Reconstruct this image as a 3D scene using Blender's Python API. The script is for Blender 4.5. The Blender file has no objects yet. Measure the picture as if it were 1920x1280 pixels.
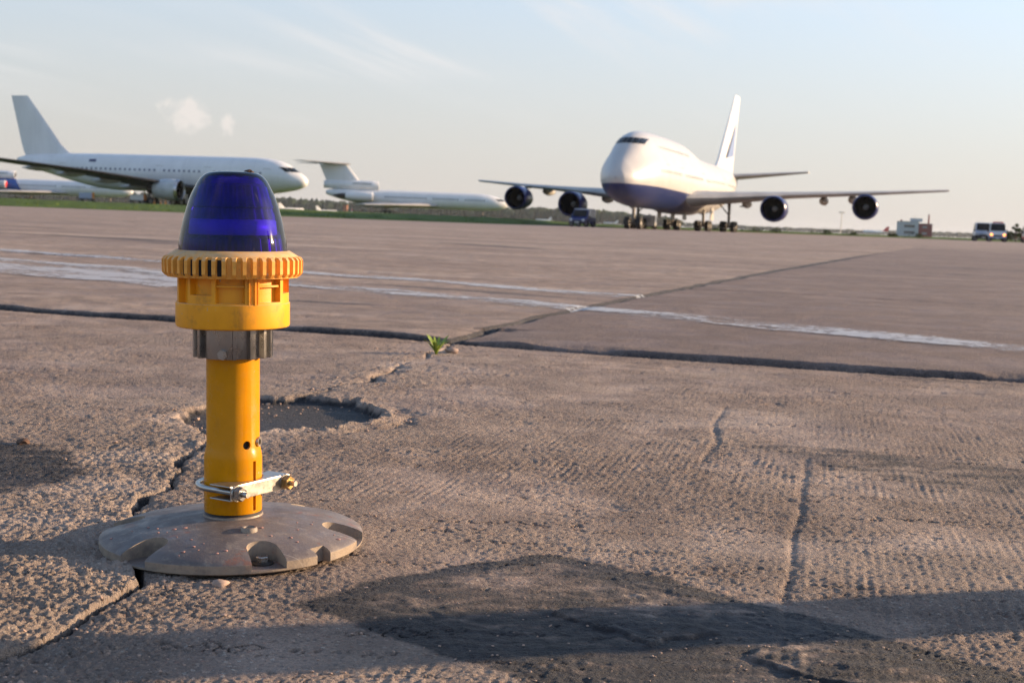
import bpy, bmesh, math, random
import numpy as np
from mathutils import Matrix, Vector
R = math.radians
random.seed(7); rng = np.random.default_rng(7)
scene = bpy.context.scene
col = scene.collection

# ------------------------------------------------------------------ camera
cam_d = bpy.data.cameras.new('camera'); cam = bpy.data.objects.new('camera', cam_d); col.objects.link(cam)
cam_d.sensor_width = 36; cam_d.lens = 46.5; cam_d.clip_start = 0.05; cam_d.clip_end = 30000
cam.matrix_world = Matrix.Translation((0, 0, .37)) @ Matrix.Rotation(R(90 - 5.203), 4, 'X') @ Matrix.Rotation(R(2.148), 4, 'Z')
cam_d.dof.use_dof = True; cam_d.dof.focus_distance = 1.42; cam_d.dof.aperture_fstop = 17
scene.camera = cam

# ------------------------------------------------------------------ light
SUN_EL, SUN_AZ = R(12.5), R(74.0)          # azimuth clockwise from +Y
sd = Vector((math.sin(SUN_AZ) * math.cos(SUN_EL), math.cos(SUN_AZ) * math.cos(SUN_EL), math.sin(SUN_EL)))
sun_d = bpy.data.lights.new('sun', 'SUN'); sun = bpy.data.objects.new('sun', sun_d); col.objects.link(sun)
sun_d.energy = 5.0; sun_d.angle = R(.53); sun_d.color = (1.0, .70, .42)
sun.rotation_euler = (-sd).to_track_quat('-Z', 'Y').to_euler()
sun.location = sd * 50

world = bpy.data.worlds.new('World'); scene.world = world; world.use_nodes = True
wt = world.node_tree; wt.nodes.clear()
def wn(t, **k):
    n = wt.nodes.new(t)
    for a, b in k.items(): setattr(n, a, b)
    return n
def wl(a, b): wt.links.new(a, b)
sky = wn('ShaderNodeTexSky', sky_type='NISHITA', sun_disc=False, sun_elevation=SUN_EL, sun_rotation=SUN_AZ,
         altitude=150, air_density=.92, dust_density=.8, ozone_density=1.9)
SKY = .15
geo = wn('ShaderNodeNewGeometry')
tc = wn('ShaderNodeTexCoord')
sep = wn('ShaderNodeSeparateXYZ'); wl(tc.outputs['Generated'], sep.inputs[0])
def wm(op, a, b=None, c=None, clamp=False):
    n = wn('ShaderNodeMath', operation=op, use_clamp=clamp)
    for i, v in enumerate((a, b, c)):
        if v is None: continue
        if isinstance(v, (int, float)): n.inputs[i].default_value = v
        else: wl(v, n.inputs[i])
    return n.outputs[0]
def wmr(v, a, b, c, d):
    n = wn('ShaderNodeMapRange', interpolation_type='SMOOTHSTEP'); wl(v, n.inputs[0])
    for i, q in enumerate((a, b, c, d)): n.inputs[i + 1].default_value = q
    return n.outputs[0]
# cirrus on a flat layer above: direction projected on a plane
zc = wm('MAXIMUM', sep.outputs[2], .02)
pz = wm('ADD', zc, .10)
cx = wm('DIVIDE', sep.outputs[0], pz); cy = wm('DIVIDE', sep.outputs[1], pz)
cmb = wn('ShaderNodeCombineXYZ'); wl(cx, cmb.inputs[0]); wl(cy, cmb.inputs[1])
mq = wn('ShaderNodeMapping'); mq.inputs['Rotation'].default_value = (0, 0, R(-62)); wl(cmb.outputs[0], mq.inputs[0])
mp = wn('ShaderNodeMapping'); mp.inputs['Scale'].default_value = (.42, 2.1, 1); mp.inputs['Location'].default_value = (8.2, 5.1, 0); wl(mq.outputs[0], mp.inputs[0])
n1 = wn('ShaderNodeTexNoise'); n1.inputs['Scale'].default_value = 1.0; n1.inputs['Detail'].default_value = 7; n1.inputs['Roughness'].default_value = .55
n1.inputs['Distortion'].default_value = .6; wl(mp.outputs[0], n1.inputs[0])
cir = wmr(n1.outputs[0], .44, .74, 0, .85)
n2 = wn('ShaderNodeTexNoise'); n2.inputs['Scale'].default_value = .42; n2.inputs['Detail'].default_value = 2; wl(cmb.outputs[0], n2.inputs[0])
cir = wm('MULTIPLY', cir, wmr(sep.outputs[2], .045, .11, 0, 1))
cir = wm('MULTIPLY', cir, wmr(n2.outputs[0], .40, .58, .06, 1))
# a few small cumulus heads low over the horizon
def puff(az, el, sa, se, seed, thr):
    ax = wm('SUBTRACT', wm('ARCTAN2', sep.outputs[0], sep.outputs[1]), R(az))
    ez = wm('SUBTRACT', wm('ARCSINE', sep.outputs[2]), R(el))
    q = wm('ADD', wm('POWER', wm('ABSOLUTE', wm('DIVIDE', ax, R(sa))), 2.0), wm('POWER', wm('ABSOLUTE', wm('DIVIDE', ez, R(se))), 2.0))
    nn = wn('ShaderNodeTexNoise'); nn.inputs['Scale'].default_value = 80; nn.inputs['Detail'].default_value = 6; nn.inputs['Roughness'].default_value = .62
    m2 = wn('ShaderNodeMapping'); m2.inputs['Location'].default_value = (seed, seed * 2, 0); wl(tc.outputs['Generated'], m2.inputs[0]); wl(m2.outputs[0], nn.inputs[0])
    d = wm('SUBTRACT', wm('ADD', wm('MULTIPLY', nn.outputs[0], 5.2), thr), q)
    return wmr(d, .25, 1.9, 0, .85)
pf = wm('MAXIMUM', wm('MAXIMUM', puff(-13.9, 3.85, .78, .74, 1.0, -.7), puff(-12.35, 3.55, .30, .45, 5.0, -.8)), puff(-14.9, 4.2, .45, .35, 3.0, -1.3))
# thin milky veil that thickens toward the horizon all round, a little brighter toward the sun
el_ = wm('MAXIMUM', sep.outputs[2], 0.0)
vf = wn('ShaderNodeMapRange', interpolation_type='SMOOTHSTEP'); wl(el_, vf.inputs[0])
for i_, q_ in enumerate((0.0, .42, .92, .0)): vf.inputs[i_ + 1].default_value = q_
dt_ = wn('ShaderNodeVectorMath', operation='DOT_PRODUCT'); wl(tc.outputs['Generated'], dt_.inputs[0]); dt_.inputs[1].default_value = (math.sin(SUN_AZ), math.cos(SUN_AZ), 0)
gain = wm('ADD', 1.0, wm('MULTIPLY', dt_.outputs['Value'], .20))
vc = wn('ShaderNodeMix', data_type='RGBA'); vc.inputs['A'].default_value = (2.06, 1.92, 1.86, 1); vc.inputs['B'].default_value = (2.02, 2.02, 2.12, 1); wl(wmr(el_, .0, .24, 0, 1), vc.inputs[0])
vg = wn('ShaderNodeVectorMath', operation='SCALE'); wl(vc.outputs['Result'], vg.inputs[0]); wl(gain, vg.inputs['Scale'])
low = wn('ShaderNodeMix', data_type='RGBA'); wl(sky.outputs[0], low.inputs['A']); wl(vg.outputs[0], low.inputs['B']); wl(vf.outputs[0], low.inputs[0])
m2_ = wn('ShaderNodeMix', data_type='RGBA'); wl(low.outputs['Result'], m2_.inputs['A']); m2_.inputs['B'].default_value = (2.8, 2.74, 2.73, 1); wl(wm('MULTIPLY', cir, 1.0), m2_.inputs[0])
m3 = wn('ShaderNodeMix', data_type='RGBA'); wl(m2_.outputs['Result'], m3.inputs['A']); m3.inputs['B'].default_value = (2.82, 2.62, 2.48, 1); wl(pf, m3.inputs[0])
bg = wn('ShaderNodeBackground'); bg.inputs[1].default_value = SKY; wl(m3.outputs['Result'], bg.inputs[0])
wo = wn('ShaderNodeOutputWorld'); wl(bg.outputs[0], wo.inputs[0])

vs = scene.view_settings; vs.view_transform = 'Standard'; vs.look = 'None'; vs.gamma = 1.0; vs.exposure = 1.06; vs.use_curve_mapping = False
scene.cycles.use_denoising = True
scene.cycles.max_bounces = 8; scene.cycles.transparent_max_bounces = 12

# ------------------------------------------------------------------ helpers
def tag(o, label=None, cat=None, group=None, kind=None):
    if label: o['label'] = label
    if cat: o['category'] = cat
    if group: o['group'] = group
    if kind: o['kind'] = kind
    return o
def empty(name, loc=(0, 0, 0), rot=(0, 0, 0)):
    o = bpy.data.objects.new(name, None); o.empty_display_size = .2; col.objects.link(o)
    o.location = loc; o.rotation_euler = rot; return o
def link(name, me, mat=None, parent=None, smooth=None):
    o = bpy.data.objects.new(name, me); col.objects.link(o)
    if mat is not None and not me.materials: me.materials.append(mat)
    if parent is not None: o.parent = parent
    if smooth is not None: shade(me, smooth)
    return o
def shade(me, ang):
    if ang is True: ang = 180
    me.polygons.foreach_set('use_smooth', [bool(ang)] * len(me.polygons))
    if ang and ang < 180:
        bm = bmesh.new(); bm.from_mesh(me); a = R(ang)
        for e in bm.edges:
            if len(e.link_faces) == 2 and e.calc_face_angle(0) > a: e.smooth = False
        bm.to_mesh(me); bm.free()
class MB:
    def __init__(s): s.v = []; s.f = []; s.m = []
    def add(s, v, f, mi=0):
        n = len(s.v); s.v += [tuple(p) for p in v]; s.f += [tuple(i + n for i in q) for q in f]; s.m += [mi] * len(f); return s
    def box(s, c, d, mi=0, rz=0, taper=1):
        x, y, z = d[0] / 2, d[1] / 2, d[2] / 2; cr, sr = math.cos(rz), math.sin(rz)
        vs = []
        for k, t in ((-z, 1), (z, taper)):
            for a, b in ((-x, -y), (x, -y), (x, y), (-x, y)):
                a *= t; b *= t
                vs.append((c[0] + a * cr - b * sr, c[1] + a * sr + b * cr, c[2] + k))
        return s.add(vs, [(3, 2, 1, 0), (4, 5, 6, 7), (0, 1, 5, 4), (1, 2, 6, 5), (2, 3, 7, 6), (3, 0, 4, 7)], mi)
    def lathe(s, prof, n=48, axis='Z', o=(0, 0, 0), mi=0, a0=0, closed=False, cap=False):
        vs = []; fs = []; m = len(prof)
        for i in range(n):
            a = a0 + 2 * math.pi * i / n; c, q = math.cos(a), math.sin(a)
            for r, z in prof:
                if axis == 'Z': p = (r * c, r * q, z)
                elif axis == 'X': p = (z, r * c, r * q)
                else: p = (r * q, z, r * c)
                vs.append((p[0] + o[0], p[1] + o[1], p[2] + o[2]))
        for i in range(n):
            j = (i + 1) % n
            for k in range(m if closed else m - 1):
                l = (k + 1) % m
                fs.append((i * m + k, j * m + k, j * m + l, i * m + l))
        if cap:
            fs.append(tuple(i * m for i in range(n))[::-1]); fs.append(tuple(i * m + m - 1 for i in range(n)))
        return s.add(vs, fs, mi)
    def tube(s, pts, r, n=8, mi=0, cap=True):
        pts = [Vector(p) for p in pts]; rr = r if isinstance(r, (list, tuple)) else [r] * len(pts)
        vs = []; fs = []; up = None
        for i, p in enumerate(pts):
            t = (pts[min(i + 1, len(pts) - 1)] - pts[max(i - 1, 0)]).normalized()
            if up is None:
                up = t.orthogonal().normalized()
            up = (up - t * up.dot(t)).normalized(); w = t.cross(up)
            for k in range(n):
                a = 2 * math.pi * k / n
                vs.append(p + (up * math.cos(a) + w * math.sin(a)) * rr[i])
        for i in range(len(pts) - 1):
            for k in range(n):
                l = (k + 1) % n
                fs.append((i * n + k, i * n + l, (i + 1) * n + l, (i + 1) * n + k))
        if cap:
            fs.append(tuple(range(n))[::-1]); fs.append(tuple((len(pts) - 1) * n + k for k in range(n)))
        return s.add(vs, fs, mi)
    def prism(s, poly, z0, z1, mi=0, fn=None):
        n = len(poly); vs = [(x, y, z0) for x, y in poly] + [(x, y, z1) for x, y in poly]
        if fn: vs = [fn(*p) for p in vs]
        fs = [tuple(range(n))[::-1], tuple(range(n, 2 * n))] + [(i, (i + 1) % n, n + (i + 1) % n, n + i) for i in range(n)]
        return s.add(vs, fs, mi)
    def mesh(s, name, fix=True):
        me = bpy.data.meshes.new(name); me.from_pydata(s.v, [], s.f)
        if fix:
            bm = bmesh.new(); bm.from_mesh(me); bmesh.ops.recalc_face_normals(bm, faces=bm.faces); bm.to_mesh(me); bm.free()
        return me
    def build(s, name, mats, parent=None, smooth=None, fix=True):
        me = s.mesh(name, fix)
        ms = mats if isinstance(mats, (list, tuple)) else [mats]
        for q in ms: me.materials.append(q)
        if len(ms) > 1: me.polygons.foreach_set('material_index', s.m)
        o = link(name, me, None, parent)
        if smooth: shade(me, smooth)
        return o
def bevel(o, w, seg=2, ang=40):
    m = o.modifiers.new('bevel', 'BEVEL'); m.width = w; m.segments = seg; m.limit_method = 'ANGLE'; m.angle_limit = R(ang); m.harden_normals = False
def boolean(o, cutters):
    for c in cutters:
        m = o.modifiers.new('cut', 'BOOLEAN'); m.operation = 'DIFFERENCE'; m.solver = 'EXACT'; m.object = c
    dg = bpy.context.evaluated_depsgraph_get(); dg.update()
    me = bpy.data.meshes.new_from_object(o.evaluated_get(dg)); o.modifiers.clear(); old = o.data; o.data = me
    for c in cutters: bpy.data.objects.remove(c)

# ------------------------------------------------------------------ materials
def mat(name):
    m = bpy.data.materials.new(name); m.use_nodes = True; nt = m.node_tree
    return m, nt, nt.nodes['Principled BSDF']
def N(nt, t, **k):
    n = nt.nodes.new(t)
    for a, b in k.items(): setattr(n, a, b)
    return n
def noise(nt, scale, detail=4, rough=.55, vec=None, dist=0):
    n = N(nt, 'ShaderNodeTexNoise'); n.inputs['Scale'].default_value = scale; n.inputs['Detail'].default_value = detail
    n.inputs['Roughness'].default_value = rough; n.inputs['Distortion'].default_value = dist
    if vec is not None: nt.links.new(vec, n.inputs['Vector'])
    return n.outputs[0]
def ramp(nt, v, a, b, c=0., d=1.):
    n = N(nt, 'ShaderNodeMapRange', interpolation_type='SMOOTHSTEP'); nt.links.new(v, n.inputs[0])
    for i, q in enumerate((a, b, c, d)): n.inputs[i + 1].default_value = q
    return n.outputs[0]
def mixc(nt, f, a, b, blend='MIX'):
    n = N(nt, 'ShaderNodeMix', data_type='RGBA', blend_type=blend)
    for k, v in ((0, f), ('A', a), ('B', b)):
        if isinstance(v, (int, float)): n.inputs[k].default_value = v
        elif isinstance(v, tuple): n.inputs[k].default_value = v if len(v) == 4 else (*v, 1)
        else: nt.links.new(v, n.inputs[k])
    return n.outputs['Result']
def mixf(nt, f, a, b):
    n = N(nt, 'ShaderNodeMix', data_type='FLOAT')
    for i, v in enumerate((f, a, b)):
        if isinstance(v, (int, float)): n.inputs[i + (0 if i == 0 else 1)].default_value = v
        else: nt.links.new(v, n.inputs[i + (0 if i == 0 else 1)])
    return n.outputs[0]
def math_(nt, op, a, b=None, clamp=False):
    n = N(nt, 'ShaderNodeMath', operation=op, use_clamp=clamp)
    for i, v in enumerate((a, b)):
        if v is None: continue
        if isinstance(v, (int, float)): n.inputs[i].default_value = v
        else: nt.links.new(v, n.inputs[i])
    return n.outputs[0]
def objvec(nt, scale=None, rot=None):
    t = N(nt, 'ShaderNodeTexCoord').outputs['Object']
    for key, val in (('Rotation', rot), ('Scale', scale)):
        if val:
            m = N(nt, 'ShaderNodeMapping'); nt.links.new(t, m.inputs[0]); m.inputs[key].default_value = val; t = m.outputs[0]
    return t
def bump(nt, p, h, strength, dist):
    b = N(nt, 'ShaderNodeBump'); b.inputs['Strength'].default_value = strength; b.inputs['Distance'].default_value = dist
    nt.links.new(h, b.inputs['Height']); nt.links.new(b.outputs[0], p.inputs['Normal'])
def simple(name, c, rough=.5, metal=0., var=.12, scale=6., spec=.5, coat=0., bmp=0., bscale=200., bdist=.001):
    m, nt, p = mat(name)
    v = objvec(nt); n = noise(nt, scale, 5, .6, v)
    dk = tuple(q * (1 - var) for q in c); lt = tuple(min(1, q * (1 + var)) for q in c)
    nt.links.new(mixc(nt, ramp(nt, n, .3, .7), dk, lt), p.inputs['Base Color'])
    nt.links.new(ramp(nt, noise(nt, scale * 2.3, 4, .6, v), .25, .75, max(.03, rough * .8), min(1, rough * 1.2)), p.inputs['Roughness'])
    p.inputs['Metallic'].default_value = metal; p.inputs['Specular IOR Level'].default_value = spec; p.inputs['Coat Weight'].default_value = coat
    if bmp: bump(nt, p, noise(nt, bscale, 3, .6, v), bmp, bdist)
    return m

M = {}
# airliner paint: white with faint weathering streaks; optional coloured belly and tail
def plane_paint(name, white=(.74, .74, .74), belly=None, tail=None):
    m, nt, p = mat(name); v = objvec(nt)
    n = noise(nt, .6, 5, .6, objvec(nt, (1, 1, .25)))
    c = mixc(nt, ramp(nt, n, .35, .75), tuple(q * .9 for q in white), white)
    s = N(nt, 'ShaderNodeSeparateXYZ'); nt.links.new(v, s.inputs[0])
    # panel joints every few metres
    pj = math_(nt, 'LESS_THAN', math_(nt, 'FRACT', math_(nt, 'MULTIPLY', s.outputs[0], .27)), .012)
    c = mixc(nt, math_(nt, 'MULTIPLY', pj, .35), c, (.3, .3, .3))
    if belly:
        colr, z0, k, x1 = belly
        lim = math_(nt, 'SUBTRACT', z0, math_(nt, 'MULTIPLY', s.outputs[0], k))
        a = math_(nt, 'MULTIPLY', math_(nt, 'LESS_THAN', s.outputs[2], lim), math_(nt, 'LESS_THAN', s.outputs[0], x1))
        c = mixc(nt, a, c, colr)
    if tail:
        colr, x0, k, zt = tail
        lim = math_(nt, 'ADD', x0, math_(nt, 'MULTIPLY', s.outputs[2], k))
        a = math_(nt, 'MULTIPLY', math_(nt, 'GREATER_THAN', s.outputs[0], lim), math_(nt, 'LESS_THAN', s.outputs[2], zt))
        c = mixc(nt, a, c, colr)
    nt.links.new(c, p.inputs['Base Color']); p.inputs['Roughness'].default_value = .38; p.inputs['Coat Weight'].default_value = .2; p.inputs['Coat Roughness'].default_value = .2
    return m
M['pw'] = plane_paint('airliner_white_paint')
M['pw_blue'] = plane_paint('airliner_paint_blue_belly', (.50, .495, .49), ((.003, .018, .11), 4.35, .014, 33.))
M['pw_tail'] = plane_paint('airliner_paint_blue_tail', (.72, .72, .74), None, ((.01, .08, .32), 25.6, .6, 5.5))
M['wing'] = simple('wing_grey_paint', (.36, .35, .34), .45, var=.15, scale=.5)
M['wing_dark'] = simple('wing_near_black_shade', (.022, .02, .018), .5, var=.2, scale=.5)  # near-black: shade of the wing underside put into the colour
M['blue_nacelle'] = simple('nacelle_blue_paint', (.010, .022, .12), .3, var=.1, scale=1)
M['grey_nacelle'] = simple('nacelle_grey_paint', (.42, .44, .46), .35, var=.12, scale=1)
M['lip'] = simple('inlet_lip_metal', (.5, .5, .52), .3, 1., .1, 2)
M['black'] = simple('intake_black', (.003, .003, .004), .9, var=.2, scale=2, spec=.02)
M['tyre'] = simple('tyre_rubber', (.022, .021, .02), .8, var=.25, scale=4)
M['hub'] = simple('wheel_hub_grey', (.38, .36, .33), .5, .3, .1, 5)
M['strut'] = simple('gear_strut_grey', (.17, .155, .14), .4, .4, .15, 4)
M['pglass'] = simple('dark_cockpit_glass', (.008, .010, .012), .25, var=.1, scale=2, spec=.2)
M['emblem'] = simple('tail_emblem_blue', (.10, .17, .36), .4, var=.06, scale=1)
M['navy_mark'] = simple('small_navy_marking', (.03, .04, .12), .5, var=.05, scale=2)
M['red'] = simple('red_paint', (.5, .03, .03), .45, var=.1, scale=2)
# lamp
def yellow(name, c0, c1, rough, dirt, chips, spec=.4):
    m, nt, p = mat(name); v = objvec(nt)
    c = mixc(nt, ramp(nt, noise(nt, 22, 6, .62, v), .35, .7), c0, c1)
    d = ramp(nt, noise(nt, 38, 7, .72, v), .50, .72)                       # handled dirt
    c = mixc(nt, math_(nt, 'MULTIPLY', d, dirt), c, (.24, .12, .035))
    run = ramp(nt, noise(nt, 60, 4, .6, objvec(nt, (1, 1, .07))), .55, .72)  # vertical run marks
    c = mixc(nt, math_(nt, 'MULTIPLY', run, dirt * .7), c, (.20, .10, .03))
    g = N(nt, 'ShaderNodeNewGeometry'); z = N(nt, 'ShaderNodeSeparateXYZ'); nt.links.new(g.outputs['Normal'], z.inputs[0])
    up = math_(nt, 'MULTIPLY', ramp(nt, z.outputs[2], .25, .85), ramp(nt, noise(nt, 90, 5, .7, v), .3, .65, .25, .8))
    c = mixc(nt, up, c, (.50, .38, .24))                                    # dust lying on ledges
    ch = ramp(nt, noise(nt, 150, 4, .6, v), chips, chips + .02)
    c = mixc(nt, math_(nt, 'MULTIPLY', ch, .8), c, (.42, .36, .28))
    nt.links.new(c, p.inputs['Base Color']); p.inputs['Specular IOR Level'].default_value = spec
    nt.links.new(math_(nt, 'ADD', ramp(nt, noise(nt, 30, 5, .6, v), .3, .7, rough * .8, rough * 1.2), math_(nt, 'MULTIPLY', d, .2)), p.inputs['Roughness'])
    bump(nt, p, math_(nt, 'SUBTRACT', noise(nt, 260, 3, .6, v), math_(nt, 'MULTIPLY', ch, .8)), .16, .0006)
    return m
M['yellow'] = yellow('yellow_lamp_paint', (.75, .31, .012), (.84, .365, .015), .42, .5, .675)
M['yellow_pole'] = yellow('yellow_pole_enamel', (.53, .215, .002), (.61, .245, .003), .24, .22, .70, .18)
M['yellow_dusty'] = yellow('yellow_plastic_dusty', (.70, .315, .05), (.78, .36, .06), .58, .6, .69)
M['alu'] = simple('cast_aluminium', (.33, .32, .31), .30, .95, .12, 40, bmp=.1, bscale=400, bdist=.0003)
M['steel'] = simple('zinc_steel', (.44, .42, .39), .38, 1.0, .05, 60, bmp=.03, bscale=500, bdist=.0003)
M['brass'] = simple('yellow_zinc_nut', (.46, .30, .12), .38, .9, .15, 60)
def basemat():
    m, nt, p = mat('cast_base_grey_paint'); v = objvec(nt)
    c = mixc(nt, ramp(nt, noise(nt, 14, 7, .68, v), .3, .7), (.098, .080, .076), (.165, .138, .128))
    c = mixc(nt, math_(nt, 'MULTIPLY', ramp(nt, noise(nt, 60, 6, .72, v), .50, .68), .6), c, (.27, .225, .185))
    rust = ramp(nt, noise(nt, 24, 6, .7, v), .60, .68)
    c = mixc(nt, math_(nt, 'MULTIPLY', rust, .75), c, (.20, .085, .055))
    sc = N(nt, 'ShaderNodeTexVoronoi', feature='DISTANCE_TO_EDGE'); sc.inputs['Scale'].default_value = 16; nt.links.new(objvec(nt, (.3, 1.6, 1), (0, 0, .5)), sc.inputs['Vector'])
    scr = math_(nt, 'MULTIPLY', ramp(nt, sc.outputs[0], .0, .012, 1, 0), ramp(nt, noise(nt, 20, 3, .6, v), .52, .62))
    c = mixc(nt, math_(nt, 'MULTIPLY', scr, .7), c, (.36, .33, .30))
    g = N(nt, 'ShaderNodeNewGeometry'); z = N(nt, 'ShaderNodeSeparateXYZ'); nt.links.new(g.outputs['Normal'], z.inputs[0])
    side = math_(nt, 'MULTIPLY', ramp(nt, z.outputs[2], .75, .35), ramp(nt, noise(nt, 45, 5, .7, v), .35, .6, .3, .9))
    c = mixc(nt, side, c, (.30, .235, .175))                                # caked earth on the rim and in the pockets
    nt.links.new(c, p.inputs['Base Color'])
    nt.links.new(ramp(nt, noise(nt, 35, 5, .65, v), .3, .7, .40, .68), p.inputs['Roughness'])
    bump(nt, p, math_(nt, 'ADD', noise(nt, 320, 4, .65, v), math_(nt, 'MULTIPLY', noise(nt, 60, 4, .6, v), 1.2)), .35, .001)
    return m
M['base'] = basemat()
M['fleck'] = simple('pink_paint_flecks', (.36, .19, .165), .5, var=.25, scale=80)
M['mud'] = simple('dry_mud', (.09, .045, .025), .9, var=.3, scale=200)
M['hole'] = simple('dark_hollow', (.012, .01, .009), .9, var=.2, scale=20)  # near-black standing in for the shade inside holes
def lens():
    m = bpy.data.materials.new('blue_lens_plastic'); m.use_nodes = True; nt = m.node_tree; nt.nodes.clear()
    o = N(nt, 'ShaderNodeOutputMaterial'); v = objvec(nt)
    tr = N(nt, 'ShaderNodeBsdfTransparent'); tr.inputs[0].default_value = (.15, .042, .72, 1)
    gl = N(nt, 'ShaderNodeBsdfGlossy'); gl.inputs['Color'].default_value = (1, 1, 1, 1)
    nt.links.new(ramp(nt, noise(nt, 40, 5, .6, v), .4, .75, .05, .16), gl.inputs['Roughness'])
    fr = N(nt, 'ShaderNodeFresnel'); fr.inputs[0].default_value = 1.33
    mx = N(nt, 'ShaderNodeMixShader'); nt.links.new(fr.outputs[0], mx.inputs[0]); nt.links.new(tr.outputs[0], mx.inputs[1]); nt.links.new(gl.outputs[0], mx.inputs[2])
    # thin film of dust and fine scratches
    df = N(nt, 'ShaderNodeBsdfDiffuse'); df.inputs[0].default_value = (.42, .36, .40, 1)
    du = math_(nt, 'MULTIPLY', ramp(nt, noise(nt, 300, 5, .7, v), .66, .76), .14)
    sc = N(nt, 'ShaderNodeTexVoronoi', feature='DISTANCE_TO_EDGE'); sc.inputs['Scale'].default_value = 22
    nt.links.new(objvec(nt, (1, 1, .35), (.4, .3, 0)), sc.inputs['Vector'])
    sm = math_(nt, 'MULTIPLY', ramp(nt, sc.outputs[0], .0, .006, 1, 0), ramp(nt, noise(nt, 30, 3, .6, v), .6, .68))
    du = math_(nt, 'ADD', math_(nt, 'ADD', du, .010), math_(nt, 'MULTIPLY', sm, .30), True)
    m2 = N(nt, 'ShaderNodeMixShader'); nt.links.new(du, m2.inputs[0]); nt.links.new(mx.outputs[0], m2.inputs[1]); nt.links.new(df.outputs[0], m2.inputs[2])
    nt.links.new(m2.outputs[0], o.inputs[0])
    return m
M['lens'] = lens()
M['frost'] = simple('frosted_glass_band', (.66, .64, .74), .4, var=.1, scale=60)
M['innerdark'] = simple('inner_lens_ribbed', (.20, .18, .26), .15, var=.3, scale=40)
M['socket'] = simple('lamp_socket_dark', (.10, .08, .10), .35, var=.3, scale=40)
M['post'] = simple('yellow_post_paint', (.62, .32, .03), .5, var=.12, scale=8)
M['black_plastic'] = simple('black_rubber_gasket', (.02, .018, .016), .6, var=.2, scale=60)

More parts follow.
